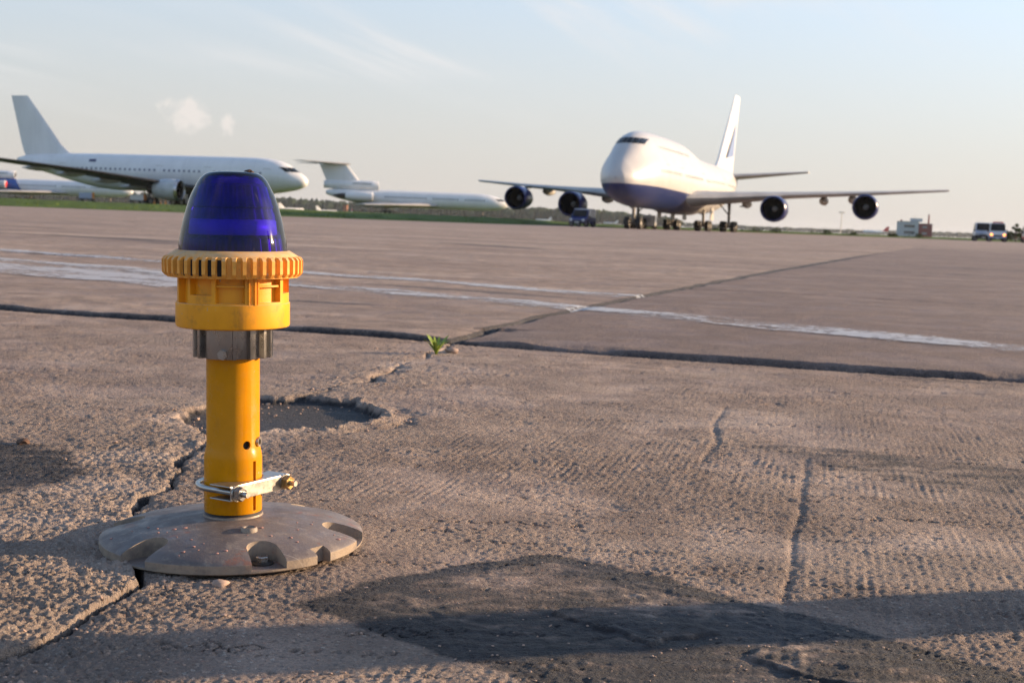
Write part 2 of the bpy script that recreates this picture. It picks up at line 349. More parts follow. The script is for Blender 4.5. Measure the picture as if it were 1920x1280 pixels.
# concrete
def concrete(name='apron_concrete', near=True):
    m, nt, p = mat(name); v = objvec(nt)
    a_d = N(nt, 'ShaderNodeAttribute', attribute_name='dark').outputs['Fac']
    a_t = N(nt, 'ShaderNodeAttribute', attribute_name='tone').outputs['Fac']
    a_w = N(nt, 'ShaderNodeAttribute', attribute_name='pale').outputs['Fac']
    big = noise(nt, .55, 5, .6, v)
    c = mixc(nt, ramp(nt, big, .3, .7), (.31, .238, .198), (.51, .405, .335))
    mid = noise(nt, 9, 6, .62, v)
    c = mixc(nt, ramp(nt, mid, .32, .66), mixc(nt, .75, c, (.165, .125, .108)), c)
    # streaks of rubber and dirt drawn out along the direction aircraft roll
    st = noise(nt, 1.0, 5, .6, objvec(nt, (.16, 1.5, 1), (0, 0, R(19))))
    c = mixc(nt, math_(nt, 'MULTIPLY', ramp(nt, st, .50, .70), .52), c, (.20, .165, .16))
    st2 = noise(nt, 1.0, 4, .6, objvec(nt, (.03, .30, 1), (0, 0, R(12))))
    c = mixc(nt, math_(nt, 'MULTIPLY', ramp(nt, st2, .49, .60), .45), c, (.215, .175, .17))
    pt = noise(nt, 1.3, 6, .66, v)
    c = mixc(nt, math_(nt, 'MULTIPLY', ramp(nt, pt, .50, .64), .30), c, (.19, .145, .13))
    # aggregate grains: red granite, pale quartz, dark basalt
    vo = N(nt, 'ShaderNodeTexVoronoi'); vo.inputs['Scale'].default_value = 190; nt.links.new(v, vo.inputs['Vector'])
    gs = N(nt, 'ShaderNodeSeparateColor'); nt.links.new(vo.outputs['Color'], gs.inputs[0])
    sharp = ramp(nt, vo.outputs['Distance'], .30, .46, 1, 0)
    g1 = math_(nt, 'MULTIPLY', math_(nt, 'GREATER_THAN', gs.outputs[0], .86), sharp)
    g2 = math_(nt, 'MULTIPLY', math_(nt, 'LESS_THAN', gs.outputs[0], .12), sharp)
    g3 = math_(nt, 'MULTIPLY', math_(nt, 'GREATER_THAN', gs.outputs[1], .90), sharp)
    c = mixc(nt, math_(nt, 'MULTIPLY', g1, .6), c, (.56, .50, .44))
    c = mixc(nt, math_(nt, 'MULTIPLY', g2, .8), c, (.15, .135, .13))
    c = mixc(nt, math_(nt, 'MULTIPLY', g3, .5), c, (.40, .22, .17))
    # larger exposed stones in worn zones, oil drips
    v2 = N(nt, 'ShaderNodeTexVoronoi'); v2.inputs['Scale'].default_value = 78; nt.links.new(v, v2.inputs['Vector'])
    s2 = N(nt, 'ShaderNodeSeparateColor'); nt.links.new(v2.outputs['Color'], s2.inputs[0])
    zone = ramp(nt, noise(nt, 4.2, 4, .6, v), .46, .60)
    st_ = math_(nt, 'MULTIPLY', math_(nt, 'MULTIPLY', ramp(nt, v2.outputs['Distance'], .28, .40, 1, 0), math_(nt, 'GREATER_THAN', s2.outputs[1], .55)), zone)
    stc = mixc(nt, s2.outputs[0], (.23, .18, .155), mixc(nt, s2.outputs[2], (.50, .44, .38), (.40, .25, .19)))
    c = mixc(nt, math_(nt, 'MULTIPLY', st_, .75), c, stc)
    v3 = N(nt, 'ShaderNodeTexVoronoi'); v3.inputs['Scale'].default_value = 4.6; nt.links.new(v, v3.inputs['Vector'])
    s3 = N(nt, 'ShaderNodeSeparateColor'); nt.links.new(v3.outputs['Color'], s3.inputs[0])
    oil = math_(nt, 'MULTIPLY', ramp(nt, math_(nt, 'ADD', v3.outputs['Distance'], math_(nt, 'MULTIPLY', noise(nt, 60, 3, .6, v), .06)), .05, .12, 1, 0), math_(nt, 'GREATER_THAN', s3.outputs[0], .72))
    c = mixc(nt, math_(nt, 'MULTIPLY', oil, .5), c, (.10, .085, .08))
    spk = ramp(nt, noise(nt, 170, 3, .6, v), .60, .68)
    c = mixc(nt, math_(nt, 'MULTIPLY', spk, .6), c, (.60, .47, .38))
    spd = ramp(nt, noise(nt, 120, 4, .65, objvec(nt, (1, .8, 1))), .60, .67)
    c = mixc(nt, math_(nt, 'MULTIPLY', spd, .55), c, (.10, .08, .075))  # dark specks: shade of small pop-out pits put into the colour
    hv = N(nt, 'ShaderNodeVectorMath', operation='ADD'); nt.links.new(v, hv.inputs[0])
    hn = N(nt, 'ShaderNodeTexNoise'); hn.inputs['Scale'].default_value = 6; hn.inputs['Detail'].default_value = 4; nt.links.new(v, hn.inputs['Vector'])
    hs = N(nt, 'ShaderNodeVectorMath', operation='SCALE'); nt.links.new(hn.outputs['Color'], hs.inputs[0]); hs.inputs['Scale'].default_value = .35; nt.links.new(hs.outputs[0], hv.inputs[1])
    hc_ = N(nt, 'ShaderNodeTexVoronoi', feature='DISTANCE_TO_EDGE'); hc_.inputs['Scale'].default_value = 1.15; nt.links.new(hv.outputs[0], hc_.inputs['Vector'])
    hair = math_(nt, 'MULTIPLY', ramp(nt, hc_.outputs['Distance'], .0, .0045, 1, 0), ramp(nt, noise(nt, 1.7, 3, .6, v), .5, .6))
    c = mixc(nt, math_(nt, 'MULTIPLY', hair, .65), c, (.09, .07, .065))
    fine = noise(nt, 420, 3, .6, v)
    c = mixc(nt, ramp(nt, fine, .36, .66, 0, .5), c, (.15, .115, .10))  # fine grain, contrast raised in colour to stand in for relief shading
    c = mixc(nt, a_w, c, mixc(nt, .55, c, (.52, .43, .36)))
    c = mixc(nt, a_t, c, (.145, .115, .115))
    brk = math_(nt, 'SUBTRACT', math_(nt, 'ADD', a_d, math_(nt, 'MULTIPLY', noise(nt, 45, 6, .7, v), .55)), .27)
    dk = ramp(nt, brk, .18, .62)
    tar = mixc(nt, ramp(nt, noise(nt, 70, 5, .7, v), .35, .75), (.008, .010, .016), (.040, .041, .048))
    c = mixc(nt, math_(nt, 'MULTIPLY', dk, .93), c, tar)
    nt.links.new(c, p.inputs['Base Color'])
    nt.links.new(mixf(nt, dk, ramp(nt, mid, .3, .7, .75, .95), .68), p.inputs['Roughness']); nt.links.new(mixf(nt, dk, .25, .32), p.inputs['Specular IOR Level'])
    h = math_(nt, 'ADD', math_(nt, 'MULTIPLY', noise(nt, 300, 6, .82, v), 1.0), math_(nt, 'MULTIPLY', noise(nt, 120, 3, .6, v), 1.2))
    h = math_(nt, 'ADD', h, math_(nt, 'ADD', math_(nt, 'MULTIPLY', sharp, .35), math_(nt, 'MULTIPLY', st_, .5)))
    worn = ramp(nt, noise(nt, 3.1, 4, .6, v), .36, .58, .35, 1.15)
    bump(nt, p, math_(nt, 'MULTIPLY', h, worn), 1.0, .0052)
    return m
M['concrete'] = concrete()
def paint_mat(name, keep, colr=(.66, .66, .66)):
    m, nt, p = mat(name); v = objvec(nt)
    e = N(nt, 'ShaderNodeAttribute', attribute_name='edge').outputs['Fac']
    n = math_(nt, 'ADD', math_(nt, 'MULTIPLY', noise(nt, 24, 7, .75, v), .55), math_(nt, 'MULTIPLY', noise(nt, 3.2, 5, .65, objvec(nt, (.5, 1.6, 1), (0, 0, R(35)))), .55))
    a = ramp(nt, math_(nt, 'SUBTRACT', n, math_(nt, 'MULTIPLY', e, .3)), keep - .07, keep + .07)
    nt.links.new(mixc(nt, noise(nt, 40, 4, .6, v), tuple(q * .75 for q in colr), colr), p.inputs['Base Color'])
    p.inputs['Roughness'].default_value = .7
    nt.links.new(math_(nt, 'MULTIPLY', a, .78), p.inputs['Alpha'])
    return m
M['paint'] = paint_mat('worn_white_paint', .53, (.54, .57, .61))
M['paint_old'] = paint_mat('very_worn_white_paint', .50, (.52, .53, .56))
M['grass'] = simple('meadow_grass', (.06, .098, .014), .9, var=.35, scale=.35, spec=.1)
M['blade'] = simple('grass_blades', (.085, .125, .018), .8, var=.4, scale=.2, spec=.15)
M['leaf'] = simple('weed_leaf', (.22, .29, .03), .5, var=.2, scale=60)
M['wood'] = simple('far_wood_foliage', (.026, .042, .018), .95, var=.4, scale=.02, spec=.05)
M['bush'] = simple('bush_foliage', (.045, .065, .02), .8, var=.4, scale=1.2, spec=.1)
M['bark'] = simple('bark', (.07, .05, .035), .9, var=.3, scale=8)
M['wallw'] = simple('rendered_white_wall', (.42, .45, .47), .8, var=.08, scale=.3)
M['brick'] = simple('red_brick_wall', (.22, .055, .05), .85, var=.15, scale=.6)
M['orange_brick'] = simple('orange_brick', (.50, .24, .15), .85, var=.15, scale=2)
M['roofgrey'] = simple('grey_roof', (.25, .26, .27), .7, var=.1, scale=.5)
M['winglass'] = simple('window_glass_dark', (.04, .055, .065), .15, var=.1, scale=1)
M['mast'] = simple('galvanised_mast', (.40, .38, .36), .5, .4, .1, 1)
M['carwhite'] = simple('vehicle_white_paint', (.66, .66, .66), .3, var=.06, scale=2, coat=.5)
M['carblue'] = simple('vehicle_navy_paint', (.018, .03, .16), .3, var=.08, scale=2, coat=.5)
M['carlight'] = simple('vehicle_pale_blue_paint', (.30, .36, .47), .35, var=.08, scale=2, coat=.3)
M['cardark'] = simple('vehicle_black_trim', (.02, .02, .022), .6, var=.1, scale=2)
M['orange'] = simple('orange_plastic', (.62, .22, .03), .5, var=.12, scale=6)
def emit(name, c, s):
    m, nt, p = mat(name); p.inputs['Base Color'].default_value = (*c, 1); p.inputs['Emission Color'].default_value = (*c, 1); p.inputs['Emission Strength'].default_value = s
    return m
M['headlamp'] = emit('lit_orange_lamp', (1, .30, .06), 2.2)

# ------------------------------------------------------------------ noise for the ground relief
_perm = rng.permutation(4096); _g = rng.uniform(0, 2 * np.pi, 4096); _gx, _gy = np.cos(_g).astype(np.float32), np.sin(_g).astype(np.float32)
def pn(x, y, seed=0):
    x = x + seed * 17.31; y = y - seed * 9.77
    xi = np.floor(x).astype(np.int64); yi = np.floor(y).astype(np.int64)
    fx = (x - xi).astype(np.float32); fy = (y - yi).astype(np.float32)
    u = fx * fx * fx * (fx * (fx * 6 - 15) + 10); w = fy * fy * fy * (fy * (fy * 6 - 15) + 10)
    def g(ix, iy, dx, dy):
        k = _perm[(_perm[ix & 4095] + iy) & 4095]
        return _gx[k] * dx + _gy[k] * dy
    a = g(xi, yi, fx, fy); b = g(xi + 1, yi, fx - 1, fy); c = g(xi, yi + 1, fx, fy - 1); d = g(xi + 1, yi + 1, fx - 1, fy - 1)
    return (a + (b - a) * u) * (1 - w) + (c + (d - c) * u) * w       # about -.7 .. .7
def ss(x, a, b):
    t = np.clip((x - a) / (b - a), 0, 1); return t * t * (3 - 2 * t)
def polydist(px, py, poly, closed=True):
    """signed distance to a polygon (negative inside)"""
    n = len(poly); best = np.full(px.shape, 1e9); ins = np.zeros(px.shape, bool)
    for i in range(n if closed else n - 1):
        (x0, y0), (x1, y1) = poly[i], poly[(i + 1) % n]
        dx, dy = x1 - x0, y1 - y0
        t = np.clip(((px - x0) * dx + (py - y0) * dy) / (dx * dx + dy * dy), 0, 1)
        best = np.minimum(best, (px - x0 - t * dx) ** 2 + (py - y0 - t * dy) ** 2)
        if closed:
            with np.errstate(divide='ignore', invalid='ignore'):
                cr = ((y0 > py) != (y1 > py)) & (px < dx * (py - y0) / (dy if dy else 1e-12) + x0)
            ins ^= cr
    d = np.sqrt(best)
    return np.where(ins, -d, d) if closed else d

TJX = np.array([-6, -1.788, -1.109, -.668, -.162, .216, .787, 1.365, 6.]); TJY = np.array([6.08, 4.596, 4.345, 4.16, 3.975, 3.81, 3.62, 3.45, 1.8])
LJY = np.array([3.5, 3.996, 4.985, 6.627, 11.594, 55.24, 80]); LJX = np.array([-.30, -.162, .105, .634, 2.264, 17.15, 25.6])
CRY = np.array([.3, .9, 1.053, 1.192, 1.285, 1.381, 1.5, 1.629, 1.75, 1.86, 2.081, 2.239, 2.573, 2.734, 2.994, 3.352, 3.778, 4.0])
CRX = np.array([-.50, -.44, -.409, -.374, -.356, -.39, -.435, -.453, -.44, -.457, -.486, -.514, -.477, -.396, -.313, -.27, -.198, -.162])
STAIN = [(-.194, 1.233), (-.132, 1.316), (-.037, 1.404), (.057, 1.452), (.092, 1.434), (.173, 1.369), (.267, 1.275), (.35, 1.192), (.423, 1.12), (.52, 1.03), (.6, .9), (.3, .86), (.028, 1.02), (-.017, 1.084), (-.064, 1.114), (-.105, 1.161), (-.149, 1.204)]
FLAKE1 = [(.048, 1.226), (.076, 1.245), (.122, 1.239), (.176, 1.22), (.20, 1.181), (.155, 1.16), (.127, 1.136), (.116, 1.164), (.079, 1.191)]
FLAKE2 = [(.211, 1.117), (.232, 1.144), (.293, 1.16), (.345, 1.125), (.375, 1.079), (.312, 1.035), (.252, 1.071)]
STAINL = [(-1.1, 2.05), (-.801, 2.061), (-.731, 2.052), (-.639, 1.952), (-.571, 1.837), (-.57, 1.742), (-.612, 1.682), (-.641, 1.65), (-.9, 1.6)]
STAINR = [(.371, 2.33), (.573, 2.30), (.857, 2.171), (1.3, 1.95), (1.2, 1.7), (.744, 1.875), (.601, 1.965), (.433, 2.131)]
PIT = [(-.60, 2.36), (-.585, 2.50), (-.52, 2.62), (-.425, 2.68), (-.312, 2.63), (-.232, 2.47), (-.232, 2.36), (-.32, 2.25), (-.42, 2.18), (-.53, 2.22)]
def surface(x, y):
    """height, dark stain with painted shade, slab tone, pale wear for points of the apron"""
    d = y
    near = 1 - ss(d, 20, 60)
    w1 = pn(x * 5, y * 5, 1) * .03 + pn(x * 22, y * 22, 2) * .012
    tj = np.interp(x, TJX, TJY) + pn(x * 3, 0 * x + .5, 3) * .03 + pn(x * 14, 0 * x + .2, 4) * .016
    lj = np.interp(y, LJY, LJX) + pn(y * 4, 0 * y + .5, 5) * .02 + pn(y * 20, 0 * y + .5, 6) * .008
    cr = np.interp(y, CRY, CRX) + ss(y, 1.2, 1.5) * (pn(y * 9, 0 * y, 7) * .03 + pn(y * 34, 0 * y + .3, 8) * .014)
    dt = (y - tj) * .94; dl = (x - lj) * .94; dc = x - cr
    far = dt > 0; right_f = dl > 0; right_n = dc > 0
    slab = np.where(far, np.where(right_f, 3, 2), np.where(right_n, 1, 0))
    # --- micro relief
    rough = .85 + 1.1 * pn(x * 2.2, y * 2.2, 9) + .5 * pn(x * 6, y * 5, 52) + 1.0 * np.exp(-(np.abs(dc) / .16) ** 2) * (~far) + .5 * (slab == 0) * (1 - ss(y, 1.9, 2.8))
    rough = np.clip(rough, .3, 2.6) * np.where(far, .7, 1)
    h = pn(x * 1.6, y * 1.6, 10) * .006 + pn(x * 7, y * 7, 11) * .0016
    h += rough * (pn(x * 24, y * 24, 12) * .0008 + pn(x * 52, y * 52, 13) * .0008 + (.26 - np.abs(pn(x * 80, y * 80, 14))) * .0016 + pn(x * 150, y * 150, 53) * .0016 + pn(x * 260, y * 260, 15) * .0016)
    # worn hollows and pop-outs
    pit = ss(pn(x * 17 + w1 * 20, y * 12, 16), .30, .52) * ss(pn(x * 3, y * 3, 17), -.15, .3)
    h -= pit * .0022
    pop = ss(pn(x * 48 + 8 * pn(x * 60, y * 60, 54), y * 34, 18), .40, .48)
    h -= pop * .0026
    pop2 = ss(pn(x * 26 + 6 * pn(x * 50, y * 50, 55), y * 20, 28), .45, .52)
    h -= pop2 * .005 * np.where(far, .5, 1)
    # broomed ribs of the right-hand slabs
    th = R(13); v = x * math.cos(th) - y * math.sin(th)
    rm = ss(pn(x * 2.2, y * 1.4, 19), -.35, .15) * np.where(slab == 1, 1, np.where(slab == 3, .7, .15)) * (1 - .8 * ss(-dc, -.5, 0))
    h += rm * np.sin(2 * np.pi * v / .0118 + 2.0 * pn(x * 4, y * 1.2, 20) + 1.6 * pn(x * 45, y * 10, 27)) * .00052 * np.clip(.6 + 2.0 * pn(x * 26, y * 6, 21) + 1.2 * pn(x * 90, y * 60, 56), 0, 2)
    # two longer trowel grooves
    for pts in ([(.495, 2.16), (.39, 1.727), (.287, 1.334), (.27, 1.2)], [(.45, 2.75), (.396, 2.526), (.363, 2.272), (.316, 2.107)]):
        q = polydist(x + pn(y * 4, 0 * y, 22) * .012, y, pts, False)
        h -= .0022 * np.exp(-(q / .0052) ** 2)
    # --- step and joints
    h += ss(dt, -.004, .016) * np.where(right_f, .0155, .0150)
    gw = .017 + .009 * pn(x * 2.5, y * 0, 23)
    h -= np.where(x > -.1, .012, .020) * np.exp(-(np.minimum(np.abs(dt + .016), 1) / np.maximum(gw, .012)) ** 2)
    ch = ss(pn(x * 4.5, 0 * x, 24), .0, .4)                              # chipped arris of the far slabs
    h -= ss(dt, -.004, .01) * .013 * ch * np.exp(-(dt / .055) ** 2)
    h -= np.where(far, .020 * np.exp(-(dl / .016) ** 4) + .010 * np.exp(-((dl - .03) / .09) ** 2) * (y < 4.35), 0)
    cw = .0036 + .0048 * ss(pn(y * 6, 0 * y, 25), -.2, .4) * ss(y, 1.2, 1.6)
    gap = ss(y, 3.25, 3.4) * (1 - ss(y, 3.5, 3.6))
    crack = np.exp(-(dc / cw) ** 4) * (1 - .8 * ss(y, 2.62, 2.75) * (1 - ss(y, 2.95, 3.0))) * (1 - gap)
    spall = np.exp(-(dc / .035) ** 2) * ss(pn(x * 9, y * 9, 26), .05, .4)
    h -= np.where(far, 0, .016 * crack + .006 * spall)
    h += np.where((~far) & (slab == 0) & (y < 1.35), .003, 0)
    # cross joint further out
    t2 = 4.15 + (np.interp(x, TJX, TJY)); dj = np.abs(y - t2 - pn(x * 2, 0 * x, 30) * .03)
    h -= np.where(far, .012 * np.exp(-(dj / .04) ** 4), 0)
    # --- broken out hollow behind the lamp
    pw = polydist(x + pn(x * 20, y * 20, 31) * .026 + pn(x * 60, y * 60, 32) * .014, y + pn(x * 20, y * 20, 33) * .03 + pn(x * 55, y * 55, 57) * .014, PIT)
    inside = ss(-pw, -.004, .012)
    floor = -.0135 + .0025 * pn(x * 9, y * 9, 34) + .0012 * pn(x * 70, y * 70, 35)
    h = h * (1 - inside) + floor * inside
    lip = np.exp(-((pw - .002) / .008) ** 2) * ss(x + .25 * (2.43 - y), -.48, -.28)
    h += lip * .0050 * (.8 + 1.4 * pn(x * 40, y * 40, 36))
    moat = np.exp(-((pw - .045) / .016) ** 2) * ss(x + .3 * (2.4 - y), -.33, -.2)
    h -= moat * .006
    h -= .012 * np.exp(-(((x + .565) / .05) ** 2 + ((y - 2.27) / .07) ** 2)) * (.5 + pn(x * 25, y * 25, 37))
    # --- flaking tar; shade of the long shadow band painted into its lower part
    sd_ = polydist(x + pn(x * 14, y * 14, 38) * .016, y + pn(x * 14, y * 14, 39) * .016, STAIN)
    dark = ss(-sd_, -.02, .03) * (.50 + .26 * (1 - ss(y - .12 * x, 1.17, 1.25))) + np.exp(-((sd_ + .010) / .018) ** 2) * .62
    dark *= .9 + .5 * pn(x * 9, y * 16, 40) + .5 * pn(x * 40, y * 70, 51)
    dark = np.where((y < 1.13) & (sd_ < 0), dark * (.78 + .22 * ss(y + .2 * x, 1.02, 1.17)), dark)  # tar lightened again below the band, where the sun falls
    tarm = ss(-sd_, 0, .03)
    h = h * (1 - .45 * tarm) + tarm * (.0015 + .0022 * pn(x * 30 + 6 * pn(x * 8, y * 8, 41), y * 55, 42))
    pale = np.zeros_like(x)
    for fl in (FLAKE1, FLAKE2):
        f = polydist(x + pn(x * 40, y * 40, 43) * .006, y + pn(x * 40, y * 40, 44) * .006, fl)
        fm = ss(-f, -.001, .003)
        h += fm * .0055 * (.55 + .45 * ss(-f, 0, .05)); dark -= fm * .12; pale += .1 * fm
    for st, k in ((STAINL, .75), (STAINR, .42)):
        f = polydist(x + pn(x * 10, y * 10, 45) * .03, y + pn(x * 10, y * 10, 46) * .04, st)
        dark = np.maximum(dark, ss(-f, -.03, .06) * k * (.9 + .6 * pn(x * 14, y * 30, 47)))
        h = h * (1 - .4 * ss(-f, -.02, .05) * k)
    dark = np.maximum(dark, inside * (.80 + .3 * pn(x * 60, y * 60, 48)))
    dark = np.maximum(dark, np.where(far, 0, .75 * np.exp(-(dc / (cw * 1.1)) ** 4) * (1 - gap) * (y > .6)))
    dark = np.maximum(dark, np.where(far & (dt > .02), .0, np.where(x > -.1, .5, .75) * np.exp(-((dt + .010) / .026) ** 2)))
    dark = np.maximum(dark, np.where(far, .8 * np.exp(-(dl / (.016 + .003 * y)) ** 4) * (1 - ss(y, 10, 40)) + .5 * np.exp(-(dj / .05) ** 4), 0))
    # small rubber smears
    for (cx0, cy0, lx, ly, a, k) in ((-.74, 5.3, .22, .09, -.1, .5), (-1.6, 6.9, .9, .12, -.55, .5), (-.2, 6.55, .7, .10, -.5, .5), (1.1, 3.43, .25, .05, -.3, .4), (1.5, 2.9, .4, .06, -.3, .3), (-4.4, 14.4, 1.6, .35, -.6, .5), (-.3, 18.2, 1.6, .5, -1.0, .5)):
        c_, s_ = math.cos(a), math.sin(a); ux = (x - cx0) * c_ + (y - cy0) * s_; uy = -(x - cx0) * s_ + (y - cy0) * c_
        dark = np.maximum(dark, k * np.exp(-(ux / lx) ** 4 - (uy / ly) ** 2))
    rs = np.random.default_rng(21)
    for i in range(46):                                                # tyre streaks and scrubbed strips over the far slabs
        yy0 = 6.5 * math.exp(rs.uniform(0, 2.0)); xx0 = yy0 * rs.uniform(-.5, .5); ll = rs.uniform(.07, .28) * yy0; ww = rs.uniform(.006, .018) * yy0; an = R(-19) + rs.normal(0, .16); kk = rs.uniform(.25, .6)
        c_, s_ = math.cos(an), math.sin(an); ux = (x - xx0) * c_ + (y - yy0) * s_; uy = -(x - xx0) * s_ + (y - yy0) * c_ + .04 * ll * np.sin(ux / ll * 2.2 + i)
        g_ = np.exp(-(ux / ll) ** 4 - (uy / ww) ** 2) * (1 + .8 * pn(x * 3, y * 3, 70 + i % 5))
        if i % 3: dark = np.maximum(dark, kk * g_)
        else: pale = np.maximum(pale, .9 * g_)
    tone = np.choose(slab, [0., .03, .0, .62]) * near + .10 * pn(x * .8, y * .5, 49) * near
    pale += np.where(slab == 0, .35 * (1 - ss(y, 1.7, 2.6)), .0) + .35 * ss(pn(x * 2.0, y * 4.0, 50), .1, .5) + .3 * np.exp(-(dc / .12) ** 2) * (~far) + .5 * lip
    return h, np.clip(dark, 0, 1), np.clip(tone, 0, .6), np.clip(pale, 0, 1), slab

# ------------------------------------------------------------------ apron
U0, D0, D1 = .64, .62, 74.
def fade(x, y):
    return (1 - ss(np.abs(x / y), .54, .63)) * ss(y, .63, .74) * (1 - ss(y, 38, 70))
us = np.concatenate([np.linspace(-U0, -.45, 40, endpoint=False), np.arange(-.45, .45, .00165), np.linspace(.45, U0, 41)])
ds = [D0]
while ds[-1] < D1:
    q = ds[-1]; ds.append(q + (.0042 if q < .85 else .0016 * q if q < 2 else .007 if 3.35 < q < 4.75 else .0008 * q * q))
ds[-1] = D1; ds = np.array(ds)
DD, UU = np.meshgrid(ds, us, indexing='ij'); GX = (UU * DD); GY = DD
hh, dk, tn, pl, slab = surface(GX, GY)
fd = fade(GX, GY); hh = hh * fd
nr, nc = GX.shape
idx = np.arange(nr * nc).reshape(nr, nc)
quads = np.stack([idx[:-1, :-1], idx[:-1, 1:], idx[1:, 1:], idx[1:, :-1]], -1).reshape(-1, 4)
qs = slab[:-1, :-1].reshape(-1)
V = np.stack([GX, GY, hh], -1).reshape(-1, 3); dkf, tnf, plf = (dk * fd).reshape(-1), (tn * fd).reshape(-1), (pl * fd).reshape(-1)
EDGE_X = [-2500, -200, -60, -20, -3, 6, 30, 60, 250, 2500]; EDGE_Y = [105, 105, 112, 118, 126, 168, 186, 202, 215, 215]
B = MB()
W = 2500
B.add([(-W, -60, 0), (W, -60, 0), (W, D0, 0), (U0 * D0, D0, 0), (-U0 * D0, D0, 0), (-W, D0, 0)], [(0, 1, 2, 3, 4, 5)])
B.add([(-W, D0, 0), (-U0 * D0, D0, 0), (-U0 * D1, D1, 0), (-W, D1, 0)], [(0, 1, 2, 3)])
B.add([(U0 * D0, D0, 0), (W, D0, 0), (W, D1, 0), (U0 * D1, D1, 0)], [(0, 1, 2, 3)])
B.add([(-W, D1, 0), (-U0 * D1, D1, 0), (U0 * D1, D1, 0), (W, D1, 0)] + [(x, y, 0) for x, y in zip(EDGE_X[::-1], EDGE_Y[::-1])], [tuple(range(4 + len(EDGE_X)))])
apron = B.build('apron', M['concrete'], fix=False)
tag(apron, 'worn concrete apron with joints, cracks and tar stains', None, None, 'structure')
LAB = {0: 'pale rough concrete slab left of the crack, under the lamp', 1: 'broomed concrete slab with tar stain in the foreground', 2: 'smooth concrete slab with two white lines beyond the joint', 3: 'darker raised concrete slab right of the long joint'}
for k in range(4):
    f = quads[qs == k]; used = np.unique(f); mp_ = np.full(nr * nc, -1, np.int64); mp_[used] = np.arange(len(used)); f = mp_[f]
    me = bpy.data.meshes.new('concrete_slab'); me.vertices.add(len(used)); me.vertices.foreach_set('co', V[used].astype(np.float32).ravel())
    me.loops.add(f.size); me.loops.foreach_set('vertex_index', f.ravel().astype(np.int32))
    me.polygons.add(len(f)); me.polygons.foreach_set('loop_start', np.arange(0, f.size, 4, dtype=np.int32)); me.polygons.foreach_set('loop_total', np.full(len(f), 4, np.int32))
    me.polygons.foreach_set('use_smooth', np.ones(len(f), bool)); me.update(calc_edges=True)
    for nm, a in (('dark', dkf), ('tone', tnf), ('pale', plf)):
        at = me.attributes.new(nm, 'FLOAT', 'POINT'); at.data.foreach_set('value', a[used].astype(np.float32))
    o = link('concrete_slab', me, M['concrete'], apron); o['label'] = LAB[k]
def gz(x, y):
    x = np.array([x], float); y = np.array([y], float)
    return float((surface(x, y)[0] * fade(x, y))[0])

def paint_line(pts, w, m, label, t0=0, t1=1):
    pts = np.array(pts); s = np.r_[0, np.cumsum(np.hypot(*np.diff(pts, axis=0).T))]
    t = np.linspace(s[0], s[-1], 400); cx_ = np.interp(t, s, pts[:, 0]); cy_ = np.interp(t, s, pts[:, 1])
    ker = np.ones(41) / 41
    cx_ = np.convolve(np.pad(cx_, 20, 'edge'), ker, 'valid'); cy_ = np.convolve(np.pad(cy_, 20, 'edge'), ker, 'valid')
    tx = np.gradient(cx_); ty = np.gradient(cy_); L = np.hypot(tx, ty); nx, ny = -ty / L, tx / L
    q = np.linspace(-.5, .5, 15)
    X = cx_[:, None] + nx[:, None] * q * w; Y = cy_[:, None] + ny[:, None] * q * w
    Z = surface(X, Y)[0] * fade(X, Y) + .004
    me = bpy.data.meshes.new('painted_line')
    n, k = X.shape; ii = np.arange(n * k).reshape(n, k)
    f = np.stack([ii[:-1, :-1], ii[1:, :-1], ii[1:, 1:], ii[:-1, 1:]], -1).reshape(-1, 4)
    me.from_pydata(np.stack([X, Y, Z], -1).reshape(-1, 3).tolist(), [], f.tolist())
    at = me.attributes.new('edge', 'FLOAT', 'POINT'); ed = np.broadcast_to(np.abs(q * 2) ** 5, X.shape); at.data.foreach_set('value', ed.astype(np.float32).ravel())
    o = link('painted_line', me, m, apron, True); o['label'] = label
    return o
paint_line([(-6.5, 11.6), (-3.82, 9.75), (-2.33, 8.75), (-1.3, 7.95), (-.18, 7.19), (.70, 6.54)], .40, M['paint'], 'thin worn white line ending at the long joint')
paint_line([(-6, 10.0), (-3.2, 8.15), (-1.87, 7.25), (-1.06, 6.52), (-.4, 6.06), (.29, 5.54), (.71, 5.16), (1.2, 4.68), (1.68, 4.28), (2.6, 3.6)], .44, M['paint'], 'long worn white line running across both far slabs')
paint_line([(-5, 8.2), (-2.9, 7.2), (-2.0, 6.75), (-1.3, 6.2)], 1.0, M['paint_old'], 'broad faded white smear left of the lamp')

# ------------------------------------------------------------------ grass land, wood
EXa, EYa = np.array(EDGE_X, float), np.array(EDGE_Y, float)
AMPX, AMPZ = [-2500, -100, -30, 0, 12, 60, 2500], [.7, .7, .65, .6, .28, .1, .1]
def tz(x, y):
    o = y - np.interp(x, EXa, EYa)
    return float(ss(np.array(o), 2, 42) * np.interp(x, AMPX, AMPZ)) if o > 0 else 0.
offs = np.array([-.4, .0, .6, 1.5, 3, 5, 8, 12, 17, 24, 33, 45, 60, 80, 110, 160, 260, 450, 800, 1500, 3000, 7000, 14000])
uu = np.concatenate([np.linspace(-2500, -150, 20, endpoint=False), np.linspace(-150, 120, 340, endpoint=False), np.linspace(120, 2500, 21)])
OO, UX = np.meshgrid(offs, uu, indexing='ij'); X = UX * (1 + np.maximum(OO, 0) / 900); Y = np.interp(UX, EXa, EYa) + OO
Z = ss(OO, 2, 42) * np.interp(UX, AMPX, AMPZ) + np.where((OO > 0) & (OO < 100), .10 + .10 * pn(X * .9, Y * .9, 60) + .08 * pn(X * .25, Y * .25, 61), 0) * ss(OO, -.1, .5)
Z = np.where(OO < 0, -.05, Z)
